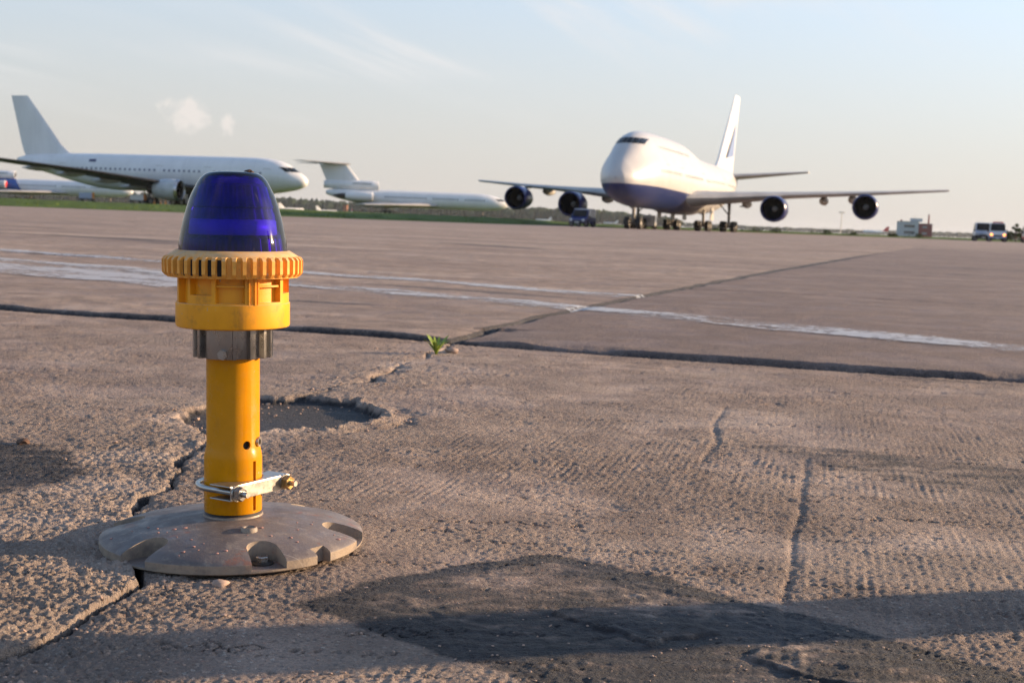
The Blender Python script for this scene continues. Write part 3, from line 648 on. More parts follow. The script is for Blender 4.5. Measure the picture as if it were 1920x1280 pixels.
n, k = X.shape; ii = np.arange(n * k).reshape(n, k); f = np.stack([ii[:-1, :-1], ii[:-1, 1:], ii[1:, 1:], ii[1:, :-1]], -1).reshape(-1, 4)
me = bpy.data.meshes.new('grass_field'); me.from_pydata(np.stack([X, Y, Z], -1).reshape(-1, 3).tolist(), [], f.tolist())
tag(link('grass_field', me, M['grass'], None, True), 'rough green airfield grass beyond the concrete', None, None, 'structure')
B = MB()
nb = 16000
bx = rng.uniform(-85, 95, nb); bo = rng.uniform(.2, 1, nb) ** 2 * 30
for i in range(nb):
    x = bx[i]; y = np.interp(x, EXa, EYa) + bo[i]; z = tz(x, y) + .04
    hgt = rng.uniform(.05, .16); w = rng.uniform(.04, .12); a = rng.uniform(0, 3.14); l = rng.normal(0, .08)
    B.add([(x - w * math.cos(a), y - w * math.sin(a), z), (x + w * math.cos(a), y + w * math.sin(a), z), (x + l, y + l, z + hgt)], [(0, 1, 2)])
tag(B.build('grass_tufts', M['blade'], fix=False), 'tufts of long grass along the edge of the concrete', 'grass', None, 'stuff')

ico = bmesh.new(); bmesh.ops.create_icosphere(ico, subdivisions=2, radius=1); icv = np.array([v.co[:] for v in ico.verts]); icf = [tuple(v.index for v in f.verts) for f in ico.faces]; ico.free()
_b = bmesh.new(); bmesh.ops.create_icosphere(_b, subdivisions=1, radius=1); icv0 = np.array([v.co[:] for v in _b.verts]); ICF0 = [tuple(v.index for v in f.verts) for f in _b.faces]; _b.free()
def wood(name, label, x0, x1, y0, dep, hfun, n, wid):
    B = MB()
    for i in range(n):
        x = rng.uniform(x0, x1); y = y0 + rng.uniform(0, dep); h = hfun(x) * rng.uniform(.72, 1.08); w = wid * rng.uniform(.7, 1.3)
        jit = 1 + .16 * rng.standard_normal((len(icv), 1))
        v = icv * jit * [w, w, h * .42] + [x, y, h * .60]
        B.add(v, icf)
        B.tube([(x, y, 0), (x, y, h * .45)], .35, 5, cap=False)
    tag(B.build(name, M['wood'], fix=False), label, 'wood', None, 'stuff')
wood('far_wood', 'dark green distant wood behind the parked jets', -950, 235, 1880, 90, lambda x: 18.5 + 2 * math.sin(x * .011) - max(0, (x - 90)) * .05, 1700, 5.5)
wood('far_wood', 'low hazy distant wood on the right skyline', 120, 2300, 3500, 250, lambda x: 12 + 2 * math.sin(x * .006), 1100, 9)

# ------------------------------------------------------------------ aircraft
def pchip(xs, ys):
    xs = np.array(xs, float); ys = np.array(ys, float); hh_ = np.diff(xs); dl_ = np.diff(ys) / hh_; m = np.zeros_like(ys)
    for i in range(1, len(xs) - 1):
        if dl_[i - 1] * dl_[i] > 0:
            w1, w2 = 2 * hh_[i] + hh_[i - 1], hh_[i] + 2 * hh_[i - 1]; m[i] = (w1 + w2) / (w1 / dl_[i - 1] + w2 / dl_[i])
    m[0], m[-1] = dl_[0], dl_[-1]
    def f(x):
        x = np.clip(x, xs[0], xs[-1]); i = np.clip(np.searchsorted(xs, x) - 1, 0, len(xs) - 2); t = (x - xs[i]) / hh_[i]
        return ((1 + 2 * t) * (1 - t) ** 2) * ys[i] + t * (1 - t) ** 2 * hh_[i] * m[i] + t * t * (3 - 2 * t) * ys[i + 1] + t * t * (t - 1) * hh_[i] * m[i + 1]
    return f
class Hull:
    def __init__(s, xs, top, bot, wid, hump=None):
        s.t, s.b, s.w = pchip(xs, top), pchip(xs, bot), pchip(xs, wid); s.L = xs[-1]; s.hump = hump
    def half(s, x, z):
        t, b, w = float(s.t(x)), float(s.b(x)), float(s.w(x))
        if z >= t or z <= b: return 0.
        if s.hump:
            zl = b + min(w, (t - b) / 2)
            if z <= zl: return w * math.sqrt(max(0, 1 - ((z - zl) / (zl - b)) ** 2))
            up = min(w, t - zl); q1 = w * math.sqrt(max(0, 1 - ((z - zl) / up) ** 2))
            zu = zl + (t - zl) * .5; q2 = w * s.hump * (1 - .12 * max(0, (z - zu) / (t - zu))) * math.sqrt(max(0, 1 - (max(0, z - zu) / (t - zu)) ** 2)) if t - zl > w * 1.02 else 0
            k = .35; mx = max(q1, q2); d = abs(q1 - q2)
            return mx + (max(0, k - d) ** 2 / (4 * k) if min(q1, q2) > 0 else 0)
        zl = (t + b) / 2
        return w * math.sqrt(max(0, 1 - ((z - zl) / ((t - b) / 2)) ** 2))
    def ring(s, x, m=15):
        t, b = float(s.t(x)), float(s.b(x)); zs = [b + (t - b) * (1 - math.cos(math.pi * i / m)) / 2 for i in range(m + 1)]
        L = [(x, s.half(x, z), z) for z in zs]
        return L + [(x, -y, z) for x, y, z in L[-2:0:-1]]
    def mesh(s, stations):
        B = MB(); rings = [s.ring(x) for x in stations]; n = len(rings[0]); v = [p for r in rings for p in r]
        f = [(i * n + k, i * n + (k + 1) % n, (i + 1) * n + (k + 1) % n, (i + 1) * n + k) for i in range(len(rings) - 1) for k in range(n)]
        f += [tuple(range(n)), tuple((len(rings) - 1) * n + k for k in range(n))]
        return B.add(v, f)
    def front(s, y, z, x0, x1):
        lo, hi = x0, x1
        for _ in range(40):
            m = (lo + hi) / 2
            if s.half(m, z) >= abs(y): hi = m
            else: lo = m
        return hi
def stations(L, tail):
    return [0, .03, .1, .22, .4, .65, 1, 1.4, 1.9, 2.4, 3, 3.6, 4.2, 5, 6, 7, 8, 9.5, 11, 13] + list(np.arange(15, tail, 2.5)) + list(np.linspace(tail, L, 14))
def foil(n=10):
    xs = [(1 - math.cos(math.pi * i / n)) / 2 for i in range(n + 1)]
    th = [5 * (.2969 * math.sqrt(x) - .126 * x - .3516 * x * x + .2843 * x ** 3 - .1036 * x ** 4) for x in xs]
    return [(x, t) for x, t in zip(xs, th)] + [(x, -t * .75) for x, t in list(zip(xs, th))[-2:0:-1]]
def wing(name, secs, m, parent, vertical=False):
    """secs: (span, x leading edge, chord, height, thickness ratio)"""
    F = foil(); B = MB(); n = len(F); v = []
    for y, xl, c, z, t in secs:
        for fx, ft in F:
            v.append((xl + fx * c, ft * c * t, y) if vertical else (xl + fx * c, y, z + ft * c * t))
    f = [(i * n + k, i * n + (k + 1) % n, (i + 1) * n + (k + 1) % n, (i + 1) * n + k) for i in range(len(secs) - 1) for k in range(n)]
    f += [tuple(range(n)), tuple((len(secs) - 1) * n + k for k in range(n))]
    return B.add(v, f).build(name, m, parent, 35)
def engine(parent, x, y, z, r, L, mbody, mlip, rear=.6, cover=None, core=True):
    B = MB(); B.lathe([(r * .90, x + .25 * r), (r * .93, x + .08 * r), (r * .965, x), (r * 1.0, x + .05 * r), (r * 1.05, x + .3 * r), (r * 1.08, x + L * .3), (r * 1.04, x + L * .62), (r * .86, x + L * .9), (r * .82, x + L * .92), (r * .6, x + L * .88)], 32, 'X', (0, y, z))
    e = B.build('engine', mbody, parent, 50)
    B = MB(); B.lathe([(r * .905, x + .3 * r), (r * .90, x + .08 * r), (r * .95, x - .03), (r * 1.01, x + .04 * r), (r * 1.06, x + .26 * r)], 32, 'X', (0, y, z)); B.build('inlet_lip', mlip, e, 60)
    B = MB(); B.lathe([(r * .91, x + .1 * r), (r * .89, x + 1.4 * r), (.02, x + 1.4 * r)], 32, 'X', (0, y, z)); B.build('intake', M['black'], e, 40)
    B = MB(); B.lathe([(.01, x + .95 * r), (r * .12, x + 1.05 * r), (r * .24, x + 1.4 * r)], 16, 'X', (0, y, z)); B.build('spinner', M['wing'], e, 60)
    if core:
        B = MB(); B.lathe([(r * .62, x + L * .8), (r * .55, x + L * 1.05), (r * .4, x + L * 1.2), (r * .35, x + L * 1.19), (.03, x + L * 1.35)], 24, 'X', (0, y, z)); B.build('exhaust_core', M['wing_dark'], e, 50)
    if cover:
        B = MB(); B.lathe([(.02, x - .06), (r * .7, x - .06), (r * .86, x - .02)], 24, 'X', (0, y, z)); B.build('intake_cover', cover, e)
    return e
def pylon(parent, x0, x1, y, z0, z1, w, m, sweep=2.5):
    B = MB(); P = [(x0, z0), (x1, z0 + .1), (x1 + sweep, z1), (x0 + sweep * .75, z1), (x0 + .4, z0 + (z1 - z0) * .55)]
    v = [(x, y - w, z) for x, z in P] + [(x, y + w, z) for x, z in P]; k = len(P)
    B.add(v, [tuple(range(k)), tuple(range(k, 2 * k))] + [(i, (i + 1) % k, k + (i + 1) % k, k + i) for i in range(k)])
    o = B.build('pylon', m, parent); bevel(o, .08, 2); return o
WHEEL = {}
def wheel_meshes(r, w):
    if (r, w) not in WHEEL:
        B = MB(); B.lathe([(r * .55, -w / 2), (r * .9, -w / 2), (r * .98, -w * .36), (r, -w * .15), (r, w * .15), (r * .98, w * .36), (r * .9, w / 2), (r * .55, w / 2)], 24, 'Y')
        t = B.mesh('tyre'); t.materials.append(M['tyre']); shade(t, 50)
        B = MB(); B.lathe([(.02, -w * .3), (r * .3, -w * .42), (r * .55, -w * .34), (r * .56, 0), (r * .55, w * .34), (r * .3, w * .42), (.02, w * .3)], 20, 'Y')
        h = B.mesh('rim'); h.materials.append(M['hub']); shade(h, 50); WHEEL[(r, w)] = (t, h)
    return WHEEL[(r, w)]
def gear(parent, x, y, ztop, r, w, ys, xs, brace=1, doors=0):
    B = MB(); B.tube([(x, y, ztop), (x, y, r + .25)], .17, 10); B.tube([(x, y, r + 1.2), (x, y, r)], .12, 10)
    B.tube([(x, y, r + 1.3), (x + brace * 1.5, y, ztop)], .07, 8); B.tube([(x, y, r + 1.3), (x - brace * .3, y + (1.6 if y < 0 else -1.6 if y > 0 else .9), ztop)], .07, 8)
    for xx in xs: B.tube([(x + xx, y + min(ys), r), (x + xx, y + max(ys), r)], .09, 8)
    if len(xs) > 1: B.tube([(x + xs[0], y, r), (x + xs[-1], y, r)], .14, 8)
    g = B.build('landing_gear', M['strut'], parent, 40)
    t, h = wheel_meshes(r, w)
    for xx in xs:
        for yy in ys:
            o = link('wheel', t, None, g); o.location = (x + xx, y + yy, r)
            o = link('wheel_rim', h, None, g); o.location = (x + xx, y + yy, r)
    for dy in ([-.9, .9] if doors else []):
        B = MB(); B.box((x + .2, y + dy, ztop - .75), (1.9, .06, 1.3)); B.build('gear_door', M['pw'], g)
    return g
def windows(parent, H, xs, z0, z1, w, m=None):
    B = MB()
    for x in xs:
        for s in (-1, 1):
            q = [(x, s * (H.half(x, z0) + .012), z0), (x + w, s * (H.half(x + w, z0) + .012), z0), (x + w, s * (H.half(x + w, z1) + .012), z1), (x, s * (H.half(x, z1) + .012), z1)]
            B.add(q, [(0, 1, 2, 3)])
    o = B.build('cabin_windows', m or M['pglass'], parent); o['kind'] = 'stuff'; return o
def cockpit(parent, H, z0, z1, ys, x0, x1, slope=0.):
    for a, b in ys:
        B = MB(); v = []; n = 5
        for j in range(4):
            for i in range(n):
                y = a + (b - a) * i / (n - 1); zz = z0 + slope * abs(y) + (z1 - z0 - slope * .6 * abs(y)) * j / 3; x = H.front(y, zz, x0, x1)
                v.append((x - .025, y * 1.006, zz + .01))
        B.add(v, [(j * n + i, j * n + i + 1, (j + 1) * n + i + 1, (j + 1) * n + i) for j in range(3) for i in range(n - 1)]); B.build('cockpit_window', M['pglass'], parent, True)
def door(parent, H, x, z0, z1, w, s, m):
    B = MB()
    for (xa, xb, za, zb) in ((x, x + .07, z0, z1), (x + w, x + w + .07, z0, z1), (x, x + w + .07, z1, z1 + .07)):
        B.add([(q, s * (H.half(q, z) + .012), z) for q, z in ((xa, za), (xb, za), (xb, zb), (xa, zb))], [(0, 1, 2, 3)])
    o = B.build('door_outline', m, parent); return o

def placed(name, nx, ny, th, z=0):
    """local +x points aft along (sin th, cos th); origin on the ground below the nose"""
    return empty(name, (nx, ny, z), (0, 0, math.pi / 2 - th))

# --- four-engined jumbo jet
J = placed('airliner', 9.292, 127.31, .3245)
tag(J, 'white four-engined jumbo jet with blue belly facing the camera', 'airplane')
XS = [0, .2, .6, 1, 2, 3, 4.3, 6, 8, 10, 14, 20, 25, 30, 35, 45, 52, 58, 64, 68.6]
H7 = Hull(XS, [4.95, 5.55, 6.1, 6.5, 7.25, 7.95, 8.85, 9.55, 9.85, 9.95, 10., 10., 9.95, 9.55, 8.85, 8.65, 8.6, 8.5, 8.3, 7.6],
          [4.85, 4.3, 3.8, 3.5, 3.0, 2.75, 2.5, 2.32, 2.22, 2.17, 2.15, 2.1, 2.05, 2.0, 2.05, 2.2, 3.1, 4.3, 5.7, 6.9],
          [.05, .62, 1.02, 1.34, 1.86, 2.28, 2.66, 2.98, 3.19, 3.25, 3.25, 3.25, 3.25, 3.25, 3.25, 3.2, 2.75, 2.1, 1.25, .3], hump=.68)
H7.mesh(stations(68.6, 45)).build('fuselage', M['pw_blue'], J, True)
cockpit(J, H7, 8.42, 9.0, [(-1.5, -1.02), (-.98, -.5), (-.46, -.02), (.02, .46), (.5, .98), (1.02, 1.5)], 1.5, 9, -.04)
windows(J, H7, [x for x in np.arange(6.5, 60, .52) if not (16 < x < 17.6 or 28 < x < 30 or 43 < x < 44.5)], 5.72, 6.05, .26, M['grey_nacelle'])
windows(J, H7, np.arange(9.5, 25, .55), 8.25, 8.55, .26, M['grey_nacelle'])
for x in (9.2, 16.3, 28.5, 43.2, 55): door(J, H7, x, 4.9, 6.6, 1.0, -1, M['wing'])
for s in (1, -1):
    dz = -.25 if s > 0 else .1          # s<0 is the wing toward the sun
    wing('wing', [(s * 2.6, 21.0, 15.8, 3.55, .13), (s * 5.5, 23.6, 13.0, 3.75, .125), (s * 12.5, 29.6, 8.9, 4.4 + dz * .4, .10), (s * 21.2, 36.3, 6.1, 5.05 + dz * .7, .09), (s * 29.6, 42.3, 3.6, 5.75 + dz, .085), (s * 29.9, 42.9, 2.7, 5.8 + dz, .05)], M['wing'], J)
    for y, x, z, zw, xw in ((11.7, 24.5, 2.72, 4.1, 0), (21.0, 32.2, 3.38, 4.85, 0)):
        zz = z + dz * .5
        e = engine(J, x, s * y, zz, 1.36, 4.3, M['blue_nacelle'], M['blue_nacelle'])
        pylon(J, x + .9, x + 5.6, s * y, zz + 1.2, zw + dz * .4, .24, M['pw'], 2.6)
    for y, x, z in ((7.3, 34.5, 3.35), (10.0, 35.5, 3.55), (15.8, 38.6, 4.05), (19.0, 40.0, 4.35)):
        B = MB(); B.lathe([(.02, -2.6), (.32, -1.8), (.5, -.6), (.52, .4), (.34, 1.9), (.02, 3.2)], 14, 'X', (x, s * y, z + dz * .3)); B.build('flap_fairing', M['wing'], J, True)
    wing('tailplane', [(s * 1.0, 56.6, 9.3, 7.4, .1), (s * 11.0, 63.2, 2.7, 8.55, .09)], M['wing'], J)
wing('tail_fin', [(8.1, 52.8, 14.2, 0, .1), (9.6, 55.3, 11.9, 0, .1), (19.1, 65.8, 4.3, 0, .09), (19.3, 66.4, 3.5, 0, .05)], M['pw'], J, True)
for s in (-1, 1):
    B = MB(); B.add([(58.0, s * .66, 10.0), (63.4, s * .60, 10.45), (66.6, s * .30, 15.6)], [(0, 1, 2)]); B.build('tail_emblem', M['emblem'], J)
B = MB(); B.lathe([(2.9, 19), (3.3, 23), (3.36, 28), (3.3, 36), (2.6, 41), (1.8, 43)], 32, 'X', (0, 0, 5.15)); v = B.v
B.v = [(x, y * .92, 5.2 + (z - 5.15) * 1.02) if z < 5.15 else (x, y * .5, 5.15) for x, y, z in v]; B.build('wing_fairing', M['pw_blue'], J, True)
gear(J, 8.0, 0, 2.6, .62, .5, [-.62, .62], [0], -1, 0)
for y in (5.5, -5.5): gear(J, 33, y, 3.7, .63, .5, [-.62, .62], [-.74, .74], -1)
for y in (1.9, -1.9): gear(J, 36, y, 2.6, .63, .5, [-.62, .62], [-.74, .74], 1)
for x, y, z, w, h in ((34.5, -3.2, 2.05, .08, 1.5), (34.5, 3.2, 2.05, .08, 1.5), (33.6, -7.2, 3.05, .9, .12), (30.5, .7, 1.75, .08, 1.1), (30.5, -.7, 1.75, .08, 1.1)):
    B = MB(); B.box((x, y, z), (2.0, w, h)); B.build('gear_door', M['wing'], J)
B = MB(); B.lathe([(.02, -.05), (.14, 0), (.14, .1)], 12, 'X', (7.55, 0, 2.1)); B.build('taxi_lamp', M['lip'], J)

# --- wide-body twin
T = placed('airliner', -30.389, 192.57, -1.3296, .7)
tag(T, 'plain white twin-engined airliner standing side on behind the lamp', 'airplane')
XS = [0, .15, .5, 1, 1.8, 2.8, 4, 6, 9, 30, 34, 38, 42, 46, 47.6]
H6 = Hull(XS, [4.1, 4.55, 4.95, 5.3, 5.75, 6.45, 6.95, 7.32, 7.45, 7.45, 7.43, 7.35, 7.2, 6.9, 6.5],
          [4.0, 3.62, 3.35, 3.12, 2.88, 2.66, 2.45, 2.2, 2.05, 2.03, 2.4, 3.2, 4.2, 5.25, 5.8],
          [.05, .5, .9, 1.22, 1.62, 1.98, 2.27, 2.47, 2.52, 2.52, 2.42, 2.05, 1.45, .75, .3])
H6.mesh(stations(47.6, 30)).build('fuselage', M['pw'], T, True)
cockpit(T, H6, 5.45, 6.1, [(-1.75, -1.35), (-1.28, -.75), (-.7, -.05), (.05, .7), (.75, 1.28), (1.35, 1.75)], .5, 8, 0)
windows(T, H6, [x for x in np.arange(6.2, 39.5, .80) if not (9.0 < x < 10.6 or 14 < x < 15.3 or 21.5 < x < 22.8 or 37.2 < x < 37.9)], 4.97, 5.25, .30, M['navy_mark'])
for x in (4.9, 14.2, 21.8, 38.2): door(T, H6, x, 3.95, 5.75, 1.0, 1, M['wing'])
for s in (1, -1):
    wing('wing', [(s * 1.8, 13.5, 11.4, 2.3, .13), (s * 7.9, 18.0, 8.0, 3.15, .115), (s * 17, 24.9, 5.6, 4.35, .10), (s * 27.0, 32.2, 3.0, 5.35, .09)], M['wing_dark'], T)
    engine(T, 16.0, s * 7.9, 2.25, 1.42, 4.2, M['grey_nacelle'], M['lip'])
    pylon(T, 17.3, 20.6, s * 7.9, 3.2, 3.45, .22, M['grey_nacelle'], 1.8)
    for y, x, z in ((5.2, 24.6, 2.55), (10.3, 26.0, 3.2), (15.5, 28.4, 3.85), (20, 30.6, 4.4)):
        B = MB(); B.lathe([(.02, -2.2), (.26, -1.4), (.4, -.4), (.4, .5), (.25, 1.7), (.02, 2.8)], 12, 'X', (x, s * y, z)); B.build('flap_fairing', M['wing'], T, True)
    wing('tailplane', [(s * .8, 40.2, 6.0, 5.3, .1), (s * 9.2, 45.4, 2.1, 5.75, .09)], M['wing'], T)
wing('tail_fin', [(6.7, 36.4, 9.8, 0, .08), (7.5, 38.7, 7.9, 0, .1), (8.6, 40.0, 6.95, 0, .1), (15.85, 45.9, 2.9, 0, .09)], M['pw'], T, True)
B = MB(); B.add([(34.2, H6.half(34.2, 6.1) + .02, 6.1), (33.0, H6.half(33, 6.1) + .02, 6.1), (33.0, H6.half(33, 6.5) + .02, 6.5), (34.2, H6.half(34.2, 6.5) + .02, 6.5)], [(0, 1, 2, 3)]); B.build('small_flag', M['navy_mark'], T)
gear(T, 5.4, 0, 2.3, .48, .36, [-.4, .4], [0], 1)
for y in (4.65, -4.65): gear(T, 22.8, y, 3.0, .58, .44, [-.57, .57], [-.72, .72], 1)

# --- rear-engined trijets
def trijet(nx, ny, th, z, paint, label, cover=None):
    P = placed('airliner', nx, ny, th, z); tag(P, label, 'airplane', 'rear-engined trijets')
    XS = [0, .15, .5, 1.2, 2.2, 3.6, 5.5, 8, 28, 32, 36, 39, 41]
    Hh = Hull(XS, [3.3, 3.65, 3.95, 4.3, 4.75, 5.2, 5.45, 5.52, 5.52, 5.52, 5.5, 5.4, 5.0],
              [3.2, 2.9, 2.6, 2.3, 2.05, 1.88, 1.8, 1.78, 1.78, 2.1, 2.8, 3.5, 4.2], [.04, .4, .7, 1.05, 1.4, 1.7, 1.84, 1.87, 1.87, 1.85, 1.6, 1.15, .5])
    Hh.mesh(stations(41, 28)).build('fuselage', paint, P, True)
    cockpit(P, Hh, 4.0, 4.45, [(-1.3, -1.), (-.95, -.5), (-.45, -.03), (.03, .45), (.5, .95), (1., 1.3)], .4, 6, 0)
    windows(P, Hh, [x for x in np.arange(5.5, 28, .6) if not (10 < x < 11.2 or 17 < x < 18.4)], 3.85, 4.15, .3, M['wing_dark'])
    B = MB(); B.lathe([(.84, 29.9), (.84, 29.35), (.95, 29.25), (1.04, 29.4), (1.1, 31), (1.1, 35), (1.0, 39), (.8, 41.5), (.7, 41.4)], 28, 'X', (0, 0, 6.35)); v = B.v
    B.v = [(x, y, z if z > 6.3 else 6.3 + (z - 6.3) * 1.0) for x, y, z in v]; c = B.build('centre_engine_duct', paint, P, 50)
    B = MB(); B.lathe([(.83, 29.6), (.8, 31), (.02, 31)], 24, 'X', (0, 0, 6.35)); B.build('intake', M['black'], c)
    B = MB(); B.lathe([(.82, 29.4), (.9, 29.22), (1.0, 29.26), (1.06, 29.75)], 28, 'X', (0, 0, 6.35)); B.build('inlet_lip', M['pw'], c, 60)
    B = MB(); B.box((33.0, 1.06, 6.7), (4.2, .03, .34)); B.build('registration_mark', M['wing'], c)
    for s in (1, -1):
        engine(P, 30.6, s * 2.75, 3.9, 1.0, 6.6, M['grey_nacelle'] if cover else M['pw'], M['pw'], cover=cover)
        B = MB(); B.box((34.5, s * 1.75, 4.0), (5.0, .8, .25)); B.build('engine_stub', paint, P)
        wing('wing', [(s * 1.2, 15.5, 9.5, 2.45, .12), (s * 6, 21.2, 6.8, 2.35, .11), (s * 18.8, 32.5, 2.6, 2.0, .09)], M['wing'], P)
        B = MB(); B.lathe([(.05, 24), (.5, 25.5), (.62, 28.5), (.5, 31.5), (.05, 34)], 14, 'X', (0, s * 5.9, 2.15)); B.build('gear_pod', M['wing'], P, True)
        wing('tailplane', [(s * .2, 35.6, 6.2, 10.95, .1), (s * 6.7, 45.6, 2.8, 11.1, .08)], M['wing'], P)
        gear(P, 27.4, s * 5.75, 2.3, .47, .35, [-.42, .42], [-1.0, 0, 1.0], 1)
    wing('tail_fin', [(5.6, 31.0, 9.4, 0, .1), (7.2, 33.4, 7.6, 0, .12), (11.1, 36.6, 6.1, 0, .1)], paint, P, True)
    gear(P, 5.7, 0, 2.0, .4, .28, [-.3, .3], [0], 1)
    return P
trijet(-2.073, 301.98, -1.695, .62, M['pw'], 'all-white T-tailed trijet parked in the middle distance')
trijet(-96.5, 334, -1.60, .7, M['pw_tail'], 'white T-tailed trijet with blue tail and red intake cover', M['red'])

# --- tiny far aircraft
def far_jet(x, y, z, th, L, label, ttail=False, fin=None):
    P = placed('airliner', x, y, th, z); tag(P, label, 'airplane', 'small far aircraft')
    r = L * .052; zc_ = r * 1.9
    B = MB(); B.lathe([(.05, 0), (r * .6, L * .03), (r, L * .1), (r, L * .65), (r * .6, L * .85), (.1, L)], 16, 'X', (0, 0, zc_)); B.build('fuselage', M['pw'], P, True)
    wing('tail_fin', [(zc_ + r * .5, L * .74, L * .24, 0, .1), (zc_ + L * .2, L * .92, L * .1, 0, .1)], fin or M['pw'], P, True)
    for s in (1, -1):
        wing('wing', [(s * r * .5, L * .36, L * .2, zc_ - r * .5, .12), (s * L * .44, L * .6, L * .05, zc_, .1)], M['wing'], P)
        zt = zc_ + L * (.195 if ttail else .03)
        wing('tailplane', [(s * .1, L * .86, L * .1, zt, .1), (s * L * .16, L * .98, L * .04, zt, .1)], M['wing'], P)
        B = MB(); B.lathe([(.02, 0), (r * .42, .1), (r * .42, L * .09), (.05, L * .1)], 10, 'X', (L * .42, s * L * .15, zc_ - r)); B.build('engine', M['grey_nacelle'], P, 40)
    B = MB()
    for gx, gy in ((L * .1, 0), (L * .5, r * .9), (L * .5, -r * .9)): B.tube([(gx, gy, zc_), (gx, gy, 0)], r * .16, 6)
    B.build('landing_gear', M['strut'], P)
    return P
far_jet(-262, 1640, .7, R(-128), 36, 'tiny white far jet nearest the twin airliner nose')
far_jet(-281, 1690, .7, R(-132), 36, 'tiny white far jet overlapped by another, beside the lamp dome')
far_jet(-221, 1640, .7, R(-126), 30, 'tiny white far jet alone left of the trijet tail')
far_jet(23, 1640, .6, R(78), 21, 'tiny white far jet under the jumbo outer engine', True)
far_jet(107, 1640, .3, R(80), 19, 'tiny white far jet right of the navy van', True)
far_jet(318, 1220, .1, R(78), 26, 'far jet with red tail left of the airport building', False, M['red'])

# ------------------------------------------------------------------ vehicles
def ground_wheel(parent, x, y, r=.34, w=.24):
    t, h = wheel_meshes(r, w)
    o = link('wheel', t, None, parent); o.location = (x, y, r)
    h2 = link('rim', h, None, o)
def van(name, loc, rz, label, cat, body, lower, L=4.6, Wd=2.0, Ht=2.1, hood=.9, lamps=None, stripe=None, roof=None, group=None):
    """faces local -y"""
    P = empty(name, (*loc, 0) if len(loc) == 2 else loc, (0, 0, rz)); tag(P, label, cat, group)
    z0 = .42; zb = Ht * .52; hw = Wd / 2
    prof = [(-L / 2, z0), (-L / 2, zb * .86), (-L / 2 + hood, zb), (-L / 2 + hood + .75, Ht), (L / 2 - .1, Ht), (L / 2, zb), (L / 2, z0)]
    def loft(pr, wt):
        B = MB(); n = len(pr); v = []
        for s in (-1, 1):
            for y, z in pr: v.append((s * hw * (1 - wt * max(0, (z - zb)) / (Ht - zb)), y, z))
        return B.add(v, [tuple(range(n)), tuple(range(n, 2 * n))[::-1]] + [(i, (i + 1) % n, n + (i + 1) % n, n + i) for i in range(n)])
    b = loft(prof, .12).build('body', body, P); bevel(b, .08, 3, 25)
    B = MB(); B.box((0, 0, z0 + .17), (Wd + .03, L + .04, .5)); o = B.build('lower_body', lower, P); bevel(o, .08, 2)
    y0 = -L / 2 + hood; B = MB(); a = .12
    v = []
    for s, t in ((-1, .12), (1, .12), (1, .9), (-1, .9)):
        v.append((s * (hw - .12) * (1 - .1 * t), y0 + .75 * t - .05, zb + (Ht - zb) * t + .03))
    B.add(v, [(0, 1, 2, 3)]); B.build('windscreen', M['pglass'], P)
    for s in (-1, 1):
        for ya, yb in ((y0 + .75, y0 + 1.6), (y0 + 1.75, L / 2 - .3)):
            x1 = s * (hw * (1 - .12 * .1) + .012); x2 = s * (hw * (1 - .12 * .8) + .012)
            B = MB(); B.add([(x1, ya - .25 * (ya < y0 + .9), zb + (Ht - zb) * .1), (x1, yb, zb + (Ht - zb) * .1), (x2, yb, zb + (Ht - zb) * .8), (x2, ya, zb + (Ht - zb) * .8)], [(0, 1, 2, 3)]); B.build('side_window', M['pglass'] if not roof else roof, P)
        for yy in (-L * .31, L * .31): ground_wheel(P, s * (hw - .1), yy)
        B = MB(); B.lathe([(.02, -.03), (.16, -.02), (.17, .05)], 14, 'Y', (s * (hw - .26), -L / 2 - .02, zb * .72)); B.build('headlight', lamps or M['lip'], P)
        B = MB(); B.box((s * (hw + .14), y0 + .45, zb + .12), (.18, .1, .26)); B.build('mirror', M['cardark'], P)
    B = MB(); B.box((0, -L / 2 - .03, .42), (Wd * .98, .14, .2)); o = B.build('bumper', M['cardark'], P); bevel(o, .03)
    B = MB(); B.box((0, -L / 2 - .02, zb * .6), (Wd * .5, .05, .2)); B.build('grille', M['cardark'], P)
    B = MB(); B.box((0, -L / 2 - .11, .5), (.5, .02, .12)); B.build('number_plate', M['carwhite'], P)
    if stripe:
        B = MB(); B.box((0, 0, zb * .98), (Wd + .02, L * .6, .16)); B.build('stripe', stripe, P)
        B = MB(); B.box((0, y0 + 1.1, Ht + .09), (Wd * .62, .3, .17)); o = B.build('light_bar', stripe, P); bevel(o, .03)
    return P
van('van', (7.55, 152.), R(-20), 'small navy blue van with pale roof beside the jumbo nose wheel', 'van', M['carblue'], M['carblue'], 4.2, 1.95, 1.95, .75, roof=M['carwhite'])
vb = bpy.data.objects['van']
B = MB(); B.box((0, .75, 1.99), (1.66, 2.6, .12)); o = B.build('roof', M['carwhite'], vb); bevel(o, .04)
B = MB(); B.box((.9, .75, 1.5), (.12, 2.5, .8)); o = B.build('side_panel', M['carwhite'], vb); bevel(o, .03)
van('minibus', (65.1, 180), R(-17), 'pale minibus with lit orange lamps facing camera at far right', 'minibus', M['carwhite'], M['carlight'], 5.4, 2.15, 2.5, .5, M['headlamp'], M['red'])
van('minibus', (65.2, 186), R(-15), 'grey minibus half hidden behind the one with orange lamps', 'minibus', M['carlight'], M['cardark'], 5.4, 2.1, 2.55, .5)
van('minibus', (68.3, 176), R(-17), 'red and white vehicle cut off by the right edge', 'minibus', M['carwhite'], M['red'], 5.0, 2.1, 2.4, .7)
van('minibus', (-46.6, 197), R(60), 'white vehicle standing beyond the twin airliner engine', 'minibus', M['carwhite'], M['carwhite'], 4.8, 2., 2.0, .6)
bpy.data.objects['minibus.003'].location.z = .7
